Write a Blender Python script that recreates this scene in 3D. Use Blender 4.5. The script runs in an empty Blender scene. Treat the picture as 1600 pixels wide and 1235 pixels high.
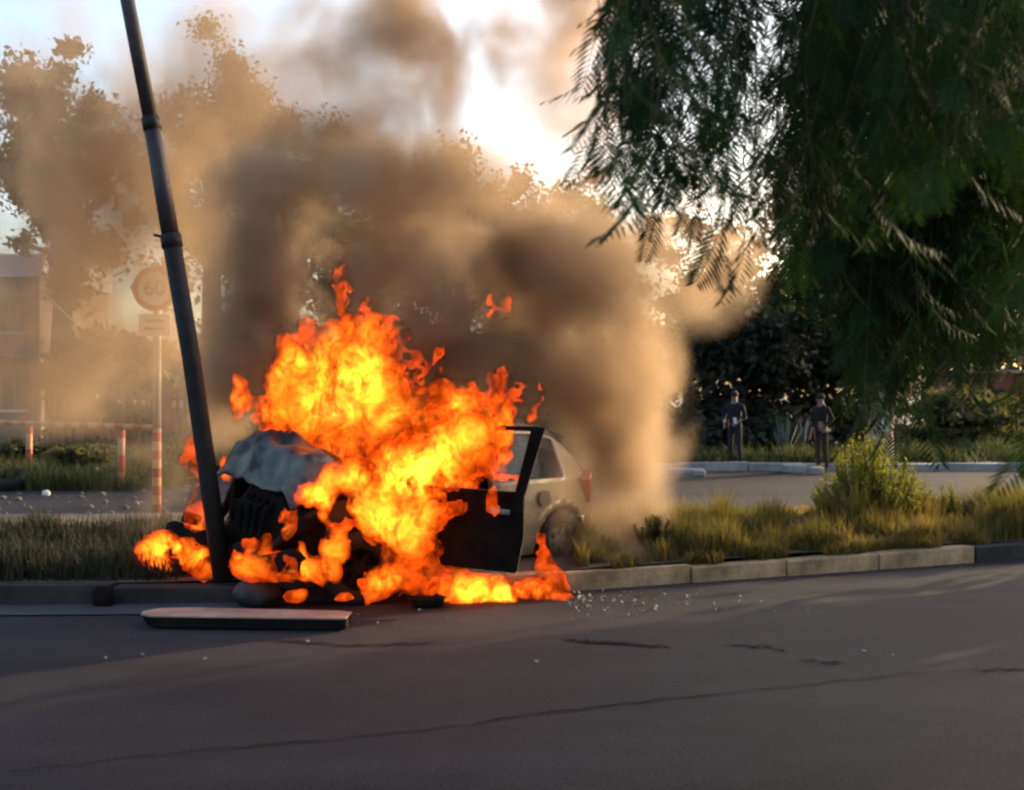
import bpy, bmesh, math, random
import numpy as np
from mathutils import Vector, Matrix, Euler
R = math.radians
rng = np.random.default_rng(7)
random.seed(7)
scene = bpy.context.scene
COL = scene.collection

# ------------------------------------------------------------------ camera, sky, sun, exposure
F = 1750.0            # focal length in pixels of the 1600 x 1235 photograph
EYE = 1.7
cam_d = bpy.data.cameras.new('camera')
cam = bpy.data.objects.new('camera', cam_d); COL.objects.link(cam)
cam.location = (0, 0, EYE); cam.rotation_euler = (R(90.0), 0, 0)
cam_d.sensor_width = 36; cam_d.lens = F / 1600 * 36
cam_d.clip_start = 0.05; cam_d.clip_end = 2000
cam_d.dof.use_dof = True; cam_d.dof.focus_distance = 8.8; cam_d.dof.aperture_fstop = 3.4
scene.camera = cam

SUN_EL, SUN_AZ = 13.0, 54.0       # azimuth measured from the view direction (+Y) towards the right (+X)
world = bpy.data.worlds.new('World'); scene.world = world; world.use_nodes = True
wn = world.node_tree.nodes; wl = world.node_tree.links
bg = wn['Background']; sky = wn.new('ShaderNodeTexSky'); sky.sky_type = 'NISHITA'
sky.sun_disc = False; sky.sun_elevation = R(SUN_EL); sky.sun_rotation = R(SUN_AZ)
sky.dust_density = 4.5; sky.air_density = 1.0; sky.ozone_density = 1.3
wl.new(sky.outputs[0], bg.inputs[0]); bg.inputs[1].default_value = 0.15
sun_d = bpy.data.lights.new('sun', 'SUN'); sun_d.energy = 2.0; sun_d.angle = R(0.6); sun_d.color = (1.0, 0.76, 0.48)
sun = bpy.data.objects.new('sun', sun_d); COL.objects.link(sun)
to_sun = Vector((math.sin(R(SUN_AZ)) * math.cos(R(SUN_EL)), math.cos(R(SUN_AZ)) * math.cos(R(SUN_EL)), math.sin(R(SUN_EL))))
sun.rotation_euler = to_sun.to_track_quat('Z', 'Y').to_euler(); sun.location = to_sun * 40
scene.view_settings.view_transform = 'Standard'; scene.view_settings.look = 'None'
scene.view_settings.gamma = 1; scene.view_settings.use_curve_mapping = False
scene.view_settings.exposure = 1.9
scene.render.engine = 'CYCLES'
cy = scene.cycles
cy.use_denoising = True; cy.max_bounces = 8; cy.diffuse_bounces = 3; cy.glossy_bounces = 2
cy.transmission_bounces = 4; cy.transparent_max_bounces = 24; cy.volume_bounces = 2
cy.volume_step_rate = 1.0; cy.volume_max_steps = 512; cy.sample_clamp_indirect = 6.0
cy.filter_width = 2.4
cy.use_adaptive_sampling = True; cy.adaptive_threshold = 0.02

def P(px, py, d):
    """a point of the place at distance d along the view direction"""
    return Vector(((px - 800) / F * d, d, EYE - (py - 617.5) / F * d))

# ------------------------------------------------------------------ materials
def nt(m): return m.node_tree.nodes, m.node_tree.links
def mat(name, rgb, rough=0.7, metal=0.0, var=0.25, scale=6.0, bump=0.0, bscale=30.0, spec=0.4, rgb2=None, translucent=0.0, coat=0.0, detail=6.0):
    m = bpy.data.materials.new(name); m.use_nodes = True
    n, l = nt(m); b = n['Principled BSDF']
    b.inputs['Roughness'].default_value = rough; b.inputs['Metallic'].default_value = metal
    b.inputs['Specular IOR Level'].default_value = spec; b.inputs['Coat Weight'].default_value = coat
    tc = n.new('ShaderNodeTexCoord')
    nz = n.new('ShaderNodeTexNoise'); nz.inputs['Scale'].default_value = scale; nz.inputs['Detail'].default_value = detail
    nz.inputs['Roughness'].default_value = 0.65
    l.new(tc.outputs['Object'], nz.inputs['Vector'])
    cr = n.new('ShaderNodeValToRGB')
    c2 = rgb2 if rgb2 else [min(1, c * (1 + var)) for c in rgb]
    c1 = rgb if rgb2 else [c * (1 - var) for c in rgb]
    cr.color_ramp.elements[0].color = (*c1, 1); cr.color_ramp.elements[1].color = (*c2, 1)
    cr.color_ramp.elements[0].position = 0.35; cr.color_ramp.elements[1].position = 0.68
    l.new(nz.outputs[0], cr.inputs[0]); l.new(cr.outputs[0], b.inputs['Base Color'])
    if bump:
        n2 = n.new('ShaderNodeTexNoise'); n2.inputs['Scale'].default_value = bscale; n2.inputs['Detail'].default_value = 5
        l.new(tc.outputs['Object'], n2.inputs['Vector'])
        bp = n.new('ShaderNodeBump'); bp.inputs['Strength'].default_value = bump; bp.inputs['Distance'].default_value = 0.02
        l.new(n2.outputs[0], bp.inputs['Height']); l.new(bp.outputs[0], b.inputs['Normal'])
    if translucent:
        t = n.new('ShaderNodeBsdfTranslucent'); mx = n.new('ShaderNodeMixShader'); mx.inputs[0].default_value = translucent
        g = n.new('ShaderNodeMixRGB'); g.blend_type = 'MULTIPLY'; g.inputs[0].default_value = 1; g.inputs[2].default_value = (1.5, 1.5, 0.7, 1)
        l.new(cr.outputs[0], g.inputs[1]); l.new(g.outputs[0], t.inputs[0])
        l.new(b.outputs[0], mx.inputs[1]); l.new(t.outputs[0], mx.inputs[2])
        l.new(mx.outputs[0], n['Material Output'].inputs['Surface'])
    return m

# ------------------------------------------------------------------ mesh helpers
def new_mesh(name, verts, faces, m=None, smooth=False):
    me = bpy.data.meshes.new(name)
    v = np.asarray(verts, dtype=np.float32)
    if isinstance(faces, np.ndarray) and faces.ndim == 2:
        k = faces.shape[1]; nf = len(faces)
        me.vertices.add(len(v)); me.vertices.foreach_set('co', v.ravel())
        me.loops.add(nf * k); me.loops.foreach_set('vertex_index', faces.astype(np.int32).ravel())
        me.polygons.add(nf); me.polygons.foreach_set('loop_start', np.arange(0, nf * k, k, dtype=np.int32))
        me.update(calc_edges=True); me.validate()
    else:
        me.from_pydata([tuple(map(float, q)) for q in v], [], [tuple(f) for f in faces]); me.update()
    if m is not None:
        for q in (m if isinstance(m, (list, tuple)) else [m]): me.materials.append(q)
    if smooth: me.polygons.foreach_set('use_smooth', [True] * len(me.polygons))
    return me
def link(name, me, parent=None, loc=None):
    o = bpy.data.objects.new(name, me); COL.objects.link(o)
    if parent is not None: o.parent = parent
    if loc is not None: o.location = loc
    return o
def tag(o, label=None, cat=None, group=None, kind=None):
    for k, v in (('label', label), ('category', cat), ('group', group), ('kind', kind)):
        if v: o[k] = v
    return o
def empty(name, loc=(0, 0, 0), rz=0, label=None, cat=None, group=None):
    o = bpy.data.objects.new(name, None); COL.objects.link(o)
    o.location = loc; o.rotation_euler = (0, 0, rz); o.empty_display_size = 0.2
    return tag(o, label, cat, group)

class MB:
    """collects shapes and links them as ONE mesh object"""
    def __init__(s): s.v = []; s.f = []
    def add(s, v, f):
        b = len(s.v); s.v += [tuple(q) for q in v]; s.f += [tuple(i + b for i in q) for q in f]; return s
    def box(s, c, d, rot=None, bev=0.0):
        bm = bmesh.new(); bmesh.ops.create_cube(bm, size=1)
        bmesh.ops.scale(bm, vec=Vector(d), verts=bm.verts)
        if bev: bmesh.ops.bevel(bm, geom=list(bm.edges), offset=bev, segments=2, profile=0.6, affect='EDGES')
        M = Matrix.Translation(Vector(c)) @ (Euler(rot).to_matrix().to_4x4() if rot else Matrix())
        bm.transform(M); bm.verts.index_update()
        s.add([v.co[:] for v in bm.verts], [[v.index for v in f.verts] for f in bm.faces]); bm.free(); return s
    def tube(s, pts, rad, sides=8, cap=True):
        pts = [Vector(p) for p in pts]; n = len(pts)
        if not hasattr(rad, '__len__'): rad = [rad] * n
        rings = []; up = Vector((0.13, 0.21, 0.97))
        for i, p in enumerate(pts):
            t = (pts[min(i + 1, n - 1)] - pts[max(i - 1, 0)]).normalized()
            a = t.cross(up)
            if a.length < 1e-3: a = t.cross(Vector((1, 0, 0)))
            a.normalize(); b = t.cross(a)
            rings.append([p + (a * math.cos(2 * math.pi * k / sides) + b * math.sin(2 * math.pi * k / sides)) * rad[i] for k in range(sides)])
        v = [q for r in rings for q in r]; f = []
        for i in range(n - 1):
            for k in range(sides):
                k2 = (k + 1) % sides
                f.append((i * sides + k, i * sides + k2, (i + 1) * sides + k2, (i + 1) * sides + k))
        if cap: f += [tuple(range(sides))[::-1], tuple((n - 1) * sides + k for k in range(sides))]
        return s.add(v, f)
    def lathe(s, prof, segs=24, M=None, closed=False):
        """prof: (radius, height) pairs about local Z"""
        n = len(prof); v = []; f = []
        for k in range(segs):
            a = 2 * math.pi * k / segs
            for r, z in prof: v.append(Vector((r * math.cos(a), r * math.sin(a), z)))
        m = n if closed else n - 1
        for k in range(segs):
            k2 = (k + 1) % segs
            for i in range(m):
                j = (i + 1) % n
                f.append((k * n + i, k2 * n + i, k2 * n + j, k * n + j))
        if M is not None: v = [M @ q for q in v]
        return s.add(v, f)
    def prism(s, poly, z0, z1):
        n = len(poly); v = [(x, y, z0) for x, y in poly] + [(x, y, z1) for x, y in poly]
        f = [tuple(range(n))[::-1], tuple(range(n, 2 * n))] + [(i, (i + 1) % n, n + (i + 1) % n, n + i) for i in range(n)]
        return s.add(v, f)
    def blob(s, c, r, sub=2, rough=0.15, seed=0):
        bm = bmesh.new(); bmesh.ops.create_icosphere(bm, subdivisions=sub, radius=1)
        q = np.array([v.co[:] for v in bm.verts]); rr = np.random.default_rng(seed)
        d = 1 + rough * (fbm(q * 1.7 + rr.random(3) * 20, 3) - 0.5) * 4
        q = q * d[:, None] * np.array(r) + np.array(c)
        s.add(q, [[v.index for v in f.verts] for f in bm.faces]); bm.free(); return s
    def build(s, name, m, parent=None, smooth=False, loc=None):
        return link(name, new_mesh(name, s.v, s.f, m, smooth), parent, loc)

# ------------------------------------------------------------------ noise in numpy
LAT = np.random.default_rng(3).random((32, 32, 32)).astype(np.float32)
def vnoise(p):
    i = np.floor(p).astype(np.int32); f = (p - i).astype(np.float32); f = f * f * (3 - 2 * f)
    i &= 31; j = (i + 1) & 31
    x0, y0, z0 = i.T; x1, y1, z1 = j.T; fx, fy, fz = f.T
    def L(a, b, c): return LAT[a, b, c]
    return ((L(x0, y0, z0) * (1 - fx) + L(x1, y0, z0) * fx) * (1 - fy) + (L(x0, y1, z0) * (1 - fx) + L(x1, y1, z0) * fx) * fy) * (1 - fz) + \
           ((L(x0, y0, z1) * (1 - fx) + L(x1, y0, z1) * fx) * (1 - fy) + (L(x0, y1, z1) * (1 - fx) + L(x1, y1, z1) * fx) * fy) * fz
def fbm(p, octv=4, gain=0.5):
    p = np.asarray(p, dtype=np.float32); s = 0; a = 1; t = 0
    for o in range(octv):
        s = s + a * vnoise(p * (2.03 ** o) + o * 7.31); t += a; a *= gain
    return s / t

# ------------------------------------------------------------------ common materials
M = {}
M['bark'] = mat('bark', (0.07, 0.05, 0.035), 0.9, bump=0.8, bscale=20)
M['pale_bark'] = mat('pale_bark', (0.26, 0.19, 0.15), 0.9, bump=0.6, bscale=14)
M['leaf_far'] = mat('leaf_far', (0.05, 0.055, 0.02), 0.8, var=0.4, scale=0.6, translucent=0.3)
M['leaf_olive'] = mat('leaf_olive', (0.09, 0.085, 0.035), 0.8, var=0.4, scale=0.8, translucent=0.35)
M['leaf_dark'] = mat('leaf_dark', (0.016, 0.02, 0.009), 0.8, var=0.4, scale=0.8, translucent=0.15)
M['pepper_leaf'] = mat('pepper_leaf', (0.015, 0.032, 0.010), 0.75, var=0.7, scale=1.6, translucent=0.22, spec=0.12)
M['shrub_leaf'] = mat('shrub_leaf', (0.20, 0.20, 0.035), 0.7, var=0.35, scale=3, translucent=0.5)
M['grass'] = mat('grass', (0.07, 0.075, 0.02), 0.8, scale=0.9, rgb2=(0.22, 0.14, 0.045), translucent=0.4)
M['grass_green'] = mat('grass_green', (0.035, 0.05, 0.015), 0.8, scale=0.7, rgb2=(0.09, 0.085, 0.03), translucent=0.25)
M['grass_shade'] = mat('grass_shade', (0.010, 0.014, 0.006), 0.8, scale=0.7, rgb2=(0.032, 0.030, 0.013), translucent=0.15)  # darker copy of the grass, with the shade put into its colour
M['soil'] = mat('soil', (0.085, 0.065, 0.045), 0.95, scale=2.5, var=0.4, bump=0.6, bscale=9)
M['soot_metal'] = mat('soot_metal', (0.007, 0.0055, 0.005), 0.9, 0.0, spec=0.15, var=0.6, scale=7, bump=0.5, bscale=25)
M['rubber'] = mat('rubber', (0.012, 0.011, 0.011), 0.85, bump=0.3, bscale=40)
M['steel'] = mat('steel', (0.25, 0.24, 0.23), 0.45, 0.8, var=0.3, scale=9)
M['concrete'] = mat('concrete', (0.30, 0.27, 0.23), 0.9, var=0.3, scale=5, bump=0.5, bscale=22)

# ------------------------------------------------------------------ ground
def road_material():
    m = bpy.data.materials.new('asphalt'); m.use_nodes = True; n, l = nt(m); b = n['Principled BSDF']
    tc = n.new('ShaderNodeTexCoord')
    def noise(sc, det, rough=0.6, stretch=None):
        z = n.new('ShaderNodeTexNoise'); z.inputs['Scale'].default_value = sc; z.inputs['Detail'].default_value = det; z.inputs['Roughness'].default_value = rough
        if stretch:
            mp = n.new('ShaderNodeMapping'); mp.inputs['Scale'].default_value = stretch
            l.new(tc.outputs['Object'], mp.inputs[0]); l.new(mp.outputs[0], z.inputs['Vector'])
        else: l.new(tc.outputs['Object'], z.inputs['Vector'])
        return z
    big = noise(0.35, 5, 0.6, (0.35, 1.3, 1)); fine = noise(60, 4, 0.8); mid = noise(3.5, 6, 0.7)
    r1 = n.new('ShaderNodeValToRGB'); r1.color_ramp.elements[0].color = (0.019, 0.0180, 0.0205, 1); r1.color_ramp.elements[1].color = (0.039, 0.0360, 0.0405, 1)
    r1.color_ramp.elements[0].position = 0.35; r1.color_ramp.elements[1].position = 0.65
    l.new(big.outputs[0], r1.inputs[0])
    r2 = n.new('ShaderNodeValToRGB'); r2.color_ramp.elements[0].color = (0.35, 0.35, 0.36, 1); r2.color_ramp.elements[1].color = (1.7, 1.68, 1.65, 1)
    r2.color_ramp.elements[0].position = 0.3; r2.color_ramp.elements[1].position = 0.72
    l.new(fine.outputs[0], r2.inputs[0])
    r3 = n.new('ShaderNodeValToRGB'); r3.color_ramp.elements[0].color = (0.7, 0.7, 0.72, 1); r3.color_ramp.elements[1].color = (1.4, 1.36, 1.34, 1)
    l.new(mid.outputs[0], r3.inputs[0])
    a = n.new('ShaderNodeMixRGB'); a.blend_type = 'MULTIPLY'; a.inputs[0].default_value = 1; l.new(r1.outputs[0], a.inputs[1]); l.new(r2.outputs[0], a.inputs[2])
    c = n.new('ShaderNodeMixRGB'); c.blend_type = 'MULTIPLY'; c.inputs[0].default_value = 1; l.new(a.outputs[0], c.inputs[1]); l.new(r3.outputs[0], c.inputs[2])
    l.new(c.outputs[0], b.inputs['Base Color']); b.inputs['Roughness'].default_value = 0.9; b.inputs['Specular IOR Level'].default_value = 0.10
    bp = n.new('ShaderNodeBump'); bp.inputs['Strength'].default_value = 0.5; bp.inputs['Distance'].default_value = 0.006
    l.new(fine.outputs[0], bp.inputs['Height']); l.new(bp.outputs[0], b.inputs['Normal'])
    return m
M['asphalt'] = road_material()
M['tar'] = mat('tar', (0.011, 0.010, 0.011), 0.95, var=0.3, scale=20, spec=0.05)
M['terrain'] = mat('terrain', (0.07, 0.06, 0.035), 0.95, scale=0.3, rgb2=(0.12, 0.10, 0.06))

def sheet(name, x0, x1, y0, y1, z, m, step=1.0, amp=0.0, freq=0.5):
    xs = np.arange(x0, x1 + 1e-6, step); ys = np.arange(y0, y1 + 1e-6, step)
    X, Y = np.meshgrid(xs, ys, indexing='ij'); v = np.stack([X, Y, np.full_like(X, z)], -1).reshape(-1, 3)
    if amp: v[:, 2] += amp * (fbm(v * freq, 4) - 0.5) * 2
    a = np.arange((len(xs) - 1) * (len(ys) - 1)); i = a // (len(ys) - 1); j = a % (len(ys) - 1); w = len(ys)
    f = np.stack([i * w + j, (i + 1) * w + j, (i + 1) * w + j + 1, i * w + j + 1], 1)
    return link(name, new_mesh(name, v, f, m, True))
tag(sheet('ground', -400, 400, -60, 700, -0.03, M['terrain'], 20), kind='structure')
road = tag(sheet('road', -50, 50, -12, 25.2, 0.0, M['asphalt'], 0.5, 0.006, 0.5), kind='structure')

KERB = [(-30, 8.9), (-14, 9.0), (-4, 9.12), (-2.6, 9.18), (-1.4, 9.32), (0, 9.62), (1.44, 10.15), (3.2, 10.85), (5.3, 11.7), (9, 13.0), (14, 14.0)]
KX = np.array([k[0] for k in KERB]); KY = np.array([k[1] for k in KERB])
def kerb_y(x): return np.interp(x, KX, KY)
MED_Z, MED_FAR = 0.15, 14.6
# raised median
xs = np.linspace(-30, 14, 150); rows = 26; v = []
for x in xs:
    y0 = kerb_y(x) + 0.10; y1 = max(MED_FAR, y0 + 0.1)
    for k in range(rows):
        y = y0 + (y1 - y0) * k / (rows - 1); v.append((x, y, MED_Z))
v = np.array(v); v[:, 2] += 0.035 * (fbm(v * 1.1, 4) - 0.5) * 2 + 0.03 * np.clip(np.sin((v[:, 1] - 9) / 6 * 3.14), 0, 1)
a = np.arange((len(xs) - 1) * (rows - 1)); i = a // (rows - 1); j = a % (rows - 1)
f = np.stack([i * rows + j, (i + 1) * rows + j, (i + 1) * rows + j + 1, i * rows + j + 1], 1)
tag(link('median_ground', new_mesh('median_ground', v, f, M['soil'], True)), kind='structure')
def med_z(x, y): return MED_Z + 0.02

# near kerb: single kerbstones
M['kerbstone'] = mat('kerbstone', (0.30, 0.20, 0.11), 0.9, var=0.45, scale=4, bump=0.6, bscale=18)  # sunlit copy: the warm light on the stone is in this colour
M['kerbstone_shaded'] = mat('kerbstone_shaded', (0.028, 0.022, 0.020), 0.9, var=0.4, scale=4, bump=0.6, bscale=18)  # same stone again, with shade put into the colour
kerb = tag(bpy.data.objects.new('kerb', None), kind='structure'); COL.objects.link(kerb)
def run_kerb(pts, parent, seg, h, w, mats, jit=0.012):
    P2 = [Vector((x, y, 0)) for x, y in pts]; acc = [0]
    for a_, b_ in zip(P2, P2[1:]): acc.append(acc[-1] + (b_ - a_).length)
    def at(s):
        for k in range(len(P2) - 1):
            if s <= acc[k + 1] or k == len(P2) - 2:
                t = (s - acc[k]) / (acc[k + 1] - acc[k]); return P2[k].lerp(P2[k + 1], t)
    s = 0; k = 0
    while s < acc[-1] - seg:
        L = seg * random.uniform(0.85, 1.15); a_, b_ = at(s), at(min(s + L, acc[-1])); d = b_ - a_
        mb = MB(); mb.box((0, 0, 0), (d.length - random.uniform(0.008, 0.03), w, h), bev=0.018)
        c = (a_ + b_) / 2; c.z = h / 2 - 0.05 + random.uniform(-jit, jit)
        o = mb.build('kerbstone', mats(c.x, k), parent)
        q = np.array([x.co[:] for x in o.data.vertices]); q += 0.05 * (fbm(q * 3 + k * 3.7, 3)[:, None] - 0.5)
        o.data.vertices.foreach_set('co', q.ravel().astype(np.float32))
        o.location = c; o.rotation_euler = (random.uniform(-.03, .03), random.uniform(-.012, .012), math.atan2(d.y, d.x) + random.uniform(-.012, .012))
        s += L; k += 1
run_kerb([p for p in KERB if -15 < p[0] < 15], kerb, 1.2, 0.20, 0.19, lambda x, k: M['kerbstone'] if x < 4.9 and x > -0.4 else M['kerbstone_shaded'])  # lit colour along the middle stretch, shaded colour at both ends
# gutter strip of paler concrete along the left kerb
gl = []
for x in np.linspace(-9, -1.6, 40):
    y = kerb_y(x) - 0.10; w = 0.42 * min(1, (-1.6 - x) / 1.2 + 0.05); gl += [(x, y, 0.012), (x, y - w, 0.010)]
M['gutter'] = mat('gutter', (0.05, 0.05, 0.053), 0.9, var=0.25, scale=3, bump=0.3, bscale=20)
tag(link('gutter', new_mesh('gutter', gl, [(2 * i, 2 * i + 1, 2 * i + 3, 2 * i + 2) for i in range(39)], M['gutter'])), kind='structure')

# tar seams and cracks in the near road (each an uneven strip)
def crack(pts, w0, seed):
    rr = random.Random(seed); L = []
    for (x0, y0), (x1, y1) in zip(pts, pts[1:]):
        for t in np.linspace(0, 1, 12, endpoint=False): L.append((x0 + (x1 - x0) * t, y0 + (y1 - y0) * t))
    v = []; n = len(L)
    for i, (px, py) in enumerate(L):
        d = EYE * F / (py + rr.uniform(-2, 2) - 617.5); x = (px - 800) / F * d
        w = w0 * math.sin(math.pi * (i + 0.5) / n) ** 0.5 * rr.uniform(0.4, 1.3)
        v += [(x, d - w, 0.0075), (x, d + w, 0.0075)]
    o = link('crack', new_mesh('crack', v, [(2 * i, 2 * i + 2, 2 * i + 3, 2 * i + 1) for i in range(n - 1)], M['tar']), road); return o
crack([(880, 1000), (940, 1006), (1060, 1012)], 0.05, 1)
crack([(1135, 1008), (1200, 1012), (1235, 1020)], 0.03, 2)
crack([(1250, 1033), (1330, 1037)], 0.025, 3)
crack([(1515, 1048), (1600, 1047), (1720, 1044)], 0.022, 4)
crack([(0, 1208), (300, 1176), (620, 1148), (900, 1110), (1200, 1078), (1420, 1054), (1520, 1047)], 0.008, 5)
crack([(400, 1000), (560, 1010), (700, 1004)], 0.02, 6)

# far side: kerb, verge
verge = tag(sheet('verge', -60, 60, 25.3, 70, 0.10, M['soil'], 1.0, 0.05, 0.4), kind='structure')
far_kerb = tag(bpy.data.objects.new('far_kerb', None), kind='structure'); COL.objects.link(far_kerb)
M['far_kerbstone'] = mat('far_kerbstone', (0.26, 0.235, 0.225), 0.85, var=0.25, scale=3)
run_kerb([(-6, 25.2), (14, 25.2)], far_kerb, 1.4, 0.22, 0.3, lambda x, k: M['far_kerbstone'], 0.02)

# ------------------------------------------------------------------ grass
def blades(name, pts, h, w, m, lean=0.35, seed=0):
    r = np.random.default_rng(seed); n = len(pts); pts = np.asarray(pts, dtype=np.float32)
    az = r.random(n) * 6.283; hh = (np.asarray(h) * (0.5 + r.random(n))).astype(np.float32); ww = w * (0.6 + 0.8 * r.random(n))
    ln = lean * r.random(n) * hh; d = np.stack([np.cos(az), np.sin(az), 0 * az], 1); s = np.stack([-np.sin(az), np.cos(az), 0 * az], 1) * ww[:, None]
    z = np.array([0, 0, 1.])
    mid = pts + d * (ln * 0.35)[:, None] + z * (hh * 0.55)[:, None]; tip = pts + d * ln[:, None] * 1.2 + z * hh[:, None]
    v = np.stack([pts - s, pts + s, mid + s * 0.8, mid - s * 0.8, tip], 1).reshape(-1, 3)
    b = np.arange(n) * 5
    f = np.concatenate([np.stack([b, b + 1, b + 2], 1), np.stack([b, b + 2, b + 3], 1), np.stack([b + 3, b + 2, b + 4], 1)])
    return link(name, new_mesh(name, v, f, m))
def scatter(n, x0, x1, f_y0, f_y1, z, seed, clump=2.5, thr=0.45):
    r = np.random.default_rng(seed); x = r.uniform(x0, x1, n); y0 = f_y0(x); y1 = f_y1(x); y = y0 + (y1 - y0) * r.random(n)
    q = np.stack([x, y, np.full(n, z)], 1); k = fbm(q * clump + seed, 3); return q[k > thr], k[k > thr]
q, k = scatter(52000, 0.6, 9, lambda x: kerb_y(x) + 0.16, lambda x: kerb_y(x) + 1.9, MED_Z, 11, 2.2, 0.42)
tag(blades('grass', q, 0.12 + 1.0 * (k - 0.42), 0.006, M['grass'], 0.6, 1), 'dry golden grass along the top of the kerb right of the burning car', 'grass', kind='stuff')
q, k = scatter(9000, 0.9, 9, lambda x: kerb_y(x) + 0.02 + 0.06 * np.sin(x * 5.3), lambda x: kerb_y(x) + 0.20, MED_Z - 0.02, 16, 2.9, 0.46)
tag(blades('grass', q, 0.10 + 0.35 * (k - 0.46), 0.005, M['grass'], 1.3, 6), 'short dry grass creeping over the edge of the kerb', 'grass', kind='stuff')
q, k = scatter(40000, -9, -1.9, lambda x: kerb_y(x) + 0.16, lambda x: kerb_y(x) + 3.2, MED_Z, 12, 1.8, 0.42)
tag(blades('grass', q, 0.14 + 0.35 * (k - 0.42), 0.006, M['grass_shade'], 0.6, 2), 'grass on the median left of the leaning pole, shade put into its dark green', 'grass', kind='stuff')
q, k = scatter(16000, -2, 9, lambda x: kerb_y(x) + 1.9, lambda x: 14.6 + 0 * x, MED_Z, 13, 1.2, 0.5)
tag(blades('grass', q, 0.12, 0.008, M['grass'], 0.6, 3), 'sparse dry grass at the back of the median', 'grass', kind='stuff')
q, k = scatter(30000, -16, 16, lambda x: 25.4 + 0 * x, lambda x: 31 + 0 * x, 0.1, 14, 0.7, 0.42)
tag(blades('grass', q, 0.22 + 0.5 * (k - 0.42), 0.02, M['grass_green'], 0.6, 4), 'green grass on the verge across the far road', 'grass', kind='stuff')

q, k = scatter(26000, -18, -6.2, lambda x: 19.8 + 0 * x, lambda x: 25 + 0 * x, 0.0, 15, 0.7, 0.44)
tag(blades('grass', q, 0.14 + 1.3 * (k - 0.44), 0.014, M['grass_green'], 0.7, 5), 'scrubby dark green weeds around the posts of the striped barrier', 'weeds', kind='stuff')

# ------------------------------------------------------------------ trees
def leaf_cloud(centres, radii, n, size, seed, aspect=0.55, hang=0.0):
    r = np.random.default_rng(seed); centres = np.asarray(centres, float); radii = np.asarray(radii, float)
    if radii.ndim == 1: radii = np.stack([radii] * 3, 1)
    vol = radii.prod(1) ** (2 / 3); idx = r.choice(len(centres), n, p=vol / vol.sum())
    d = r.normal(size=(n, 3)); d /= np.linalg.norm(d, axis=1)[:, None]; rad = np.minimum(np.abs(r.normal(size=n)) * 0.62, 1.5)
    c = centres[idx] + d * radii[idx] * rad[:, None]
    c += (fbm(c * 1.3, 3)[:, None] - 0.5) * 0.5 * radii[idx]
    a = r.normal(size=(n, 3)); a[:, 2] -= hang; a /= np.linalg.norm(a, axis=1)[:, None]
    b = np.cross(a, r.normal(size=(n, 3))); b /= np.linalg.norm(b, axis=1)[:, None]
    s = size * (0.6 + 0.8 * r.random(n))[:, None]
    v = np.stack([c - a * s, c + b * s * aspect, c + a * s, c - b * s * aspect], 1).reshape(-1, 3)
    return v, np.arange(4 * n).reshape(n, 4)
def tree(px, top_py, w_px, d, low, leaves, size, m, label, cat='tree', name='broadleaf_tree', seed=0, trunk=True, hfrac=0.45, sparse=1.0, group='trees and bushes beyond the far road', nclump=16, bark='bark'):
    rr = random.Random(seed); base = Vector(((px - 800) / F * d, d, 0.08))
    H = EYE + (617.5 - top_py) / F * d; Rw = w_px / F * d / 2
    t = empty(name, base, 0, label, cat, group)
    cz0 = low; cen = []; rad = []
    cz = (cz0 + H) / 2; hz_ = (H - cz0) / 2
    for k in range(int(nclump * 3)):
        u = rr.random() * 6.283; w_ = rr.uniform(-1, 1); q = rr.uniform(0.25, 0.86); sxy = math.sqrt(1 - w_ * w_)
        e = 1 + 0.16 * math.sin(3 * u + seed) + rr.uniform(-.14, .10)
        c = Vector((math.cos(u) * sxy * q * Rw * e, math.sin(u) * sxy * q * Rw * e, cz + w_ * q * hz_ * e))
        if not trunk: c.z = max(c.z, 0.25) if w_ > 0 else cz0 + 0.15 + abs(w_) * hz_ * 0.5
        k_ = rr.uniform(0.16, 0.34) * sparse
        cen.append(c); rad.append([Rw * k_] * 2 + [min(Rw, hz_) * k_])
    cen.append(Vector((rr.uniform(-.2, .2) * Rw, 0, H - 0.16 * min(Rw, hz_)))); rad.append([0.2 * Rw, 0.2 * Rw, 0.15 * min(Rw, hz_)])
    v, f = leaf_cloud(cen, rad, leaves, size, seed)
    v[:, 2] = np.maximum(v[:, 2], 0.02)
    link('crown', new_mesh('crown', v, f, m), t)
    mb = MB(); fork = cz0 + (H - cz0) * 0.2 if trunk else 0.3
    r0 = 0.022 * H + 0.04
    mb.tube([(0, 0, -0.1), (0.05 * r0, 0, fork * 0.5), (rr.uniform(-.2, .2), rr.uniform(-.2, .2), fork), (rr.uniform(-.3, .3), 0, H * 0.75)], [r0 * 1.25, r0, r0 * 0.8, r0 * 0.25], 8)
    mb.build('trunk', M[bark], t, True)
    for c in cen[:7]:
        MB().tube([(0, 0, fork * 0.9), (c.x * 0.4, c.y * 0.4, fork + (c.z - fork) * 0.55), tuple(c)], [r0 * 0.5, r0 * 0.3, r0 * 0.1], 6).build('limb', M[bark], t, True)
    return t
tree(95, 62, 235, 33, 4.0, 42000, 0.095, M['leaf_far'], 'tall round tree at the far left, behind the pale smoke', seed=1)
tree(330, 25, 290, 36, 4.0, 34000, 0.09, M['leaf_olive'], 'tallest tree, loose olive crown right behind the leaning pole', seed=2, sparse=0.85)
tree(455, 170, 250, 38, 3.2, 24000, 0.095, M['leaf_olive'], 'thin lower tree beside the tallest one, half hidden in brown smoke', seed=3, sparse=0.8)
tree(725, 222, 300, 36, 2.4, 42000, 0.10, M['leaf_far'], 'dome shaped dark tree directly above the burning car', seed=4)
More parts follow.
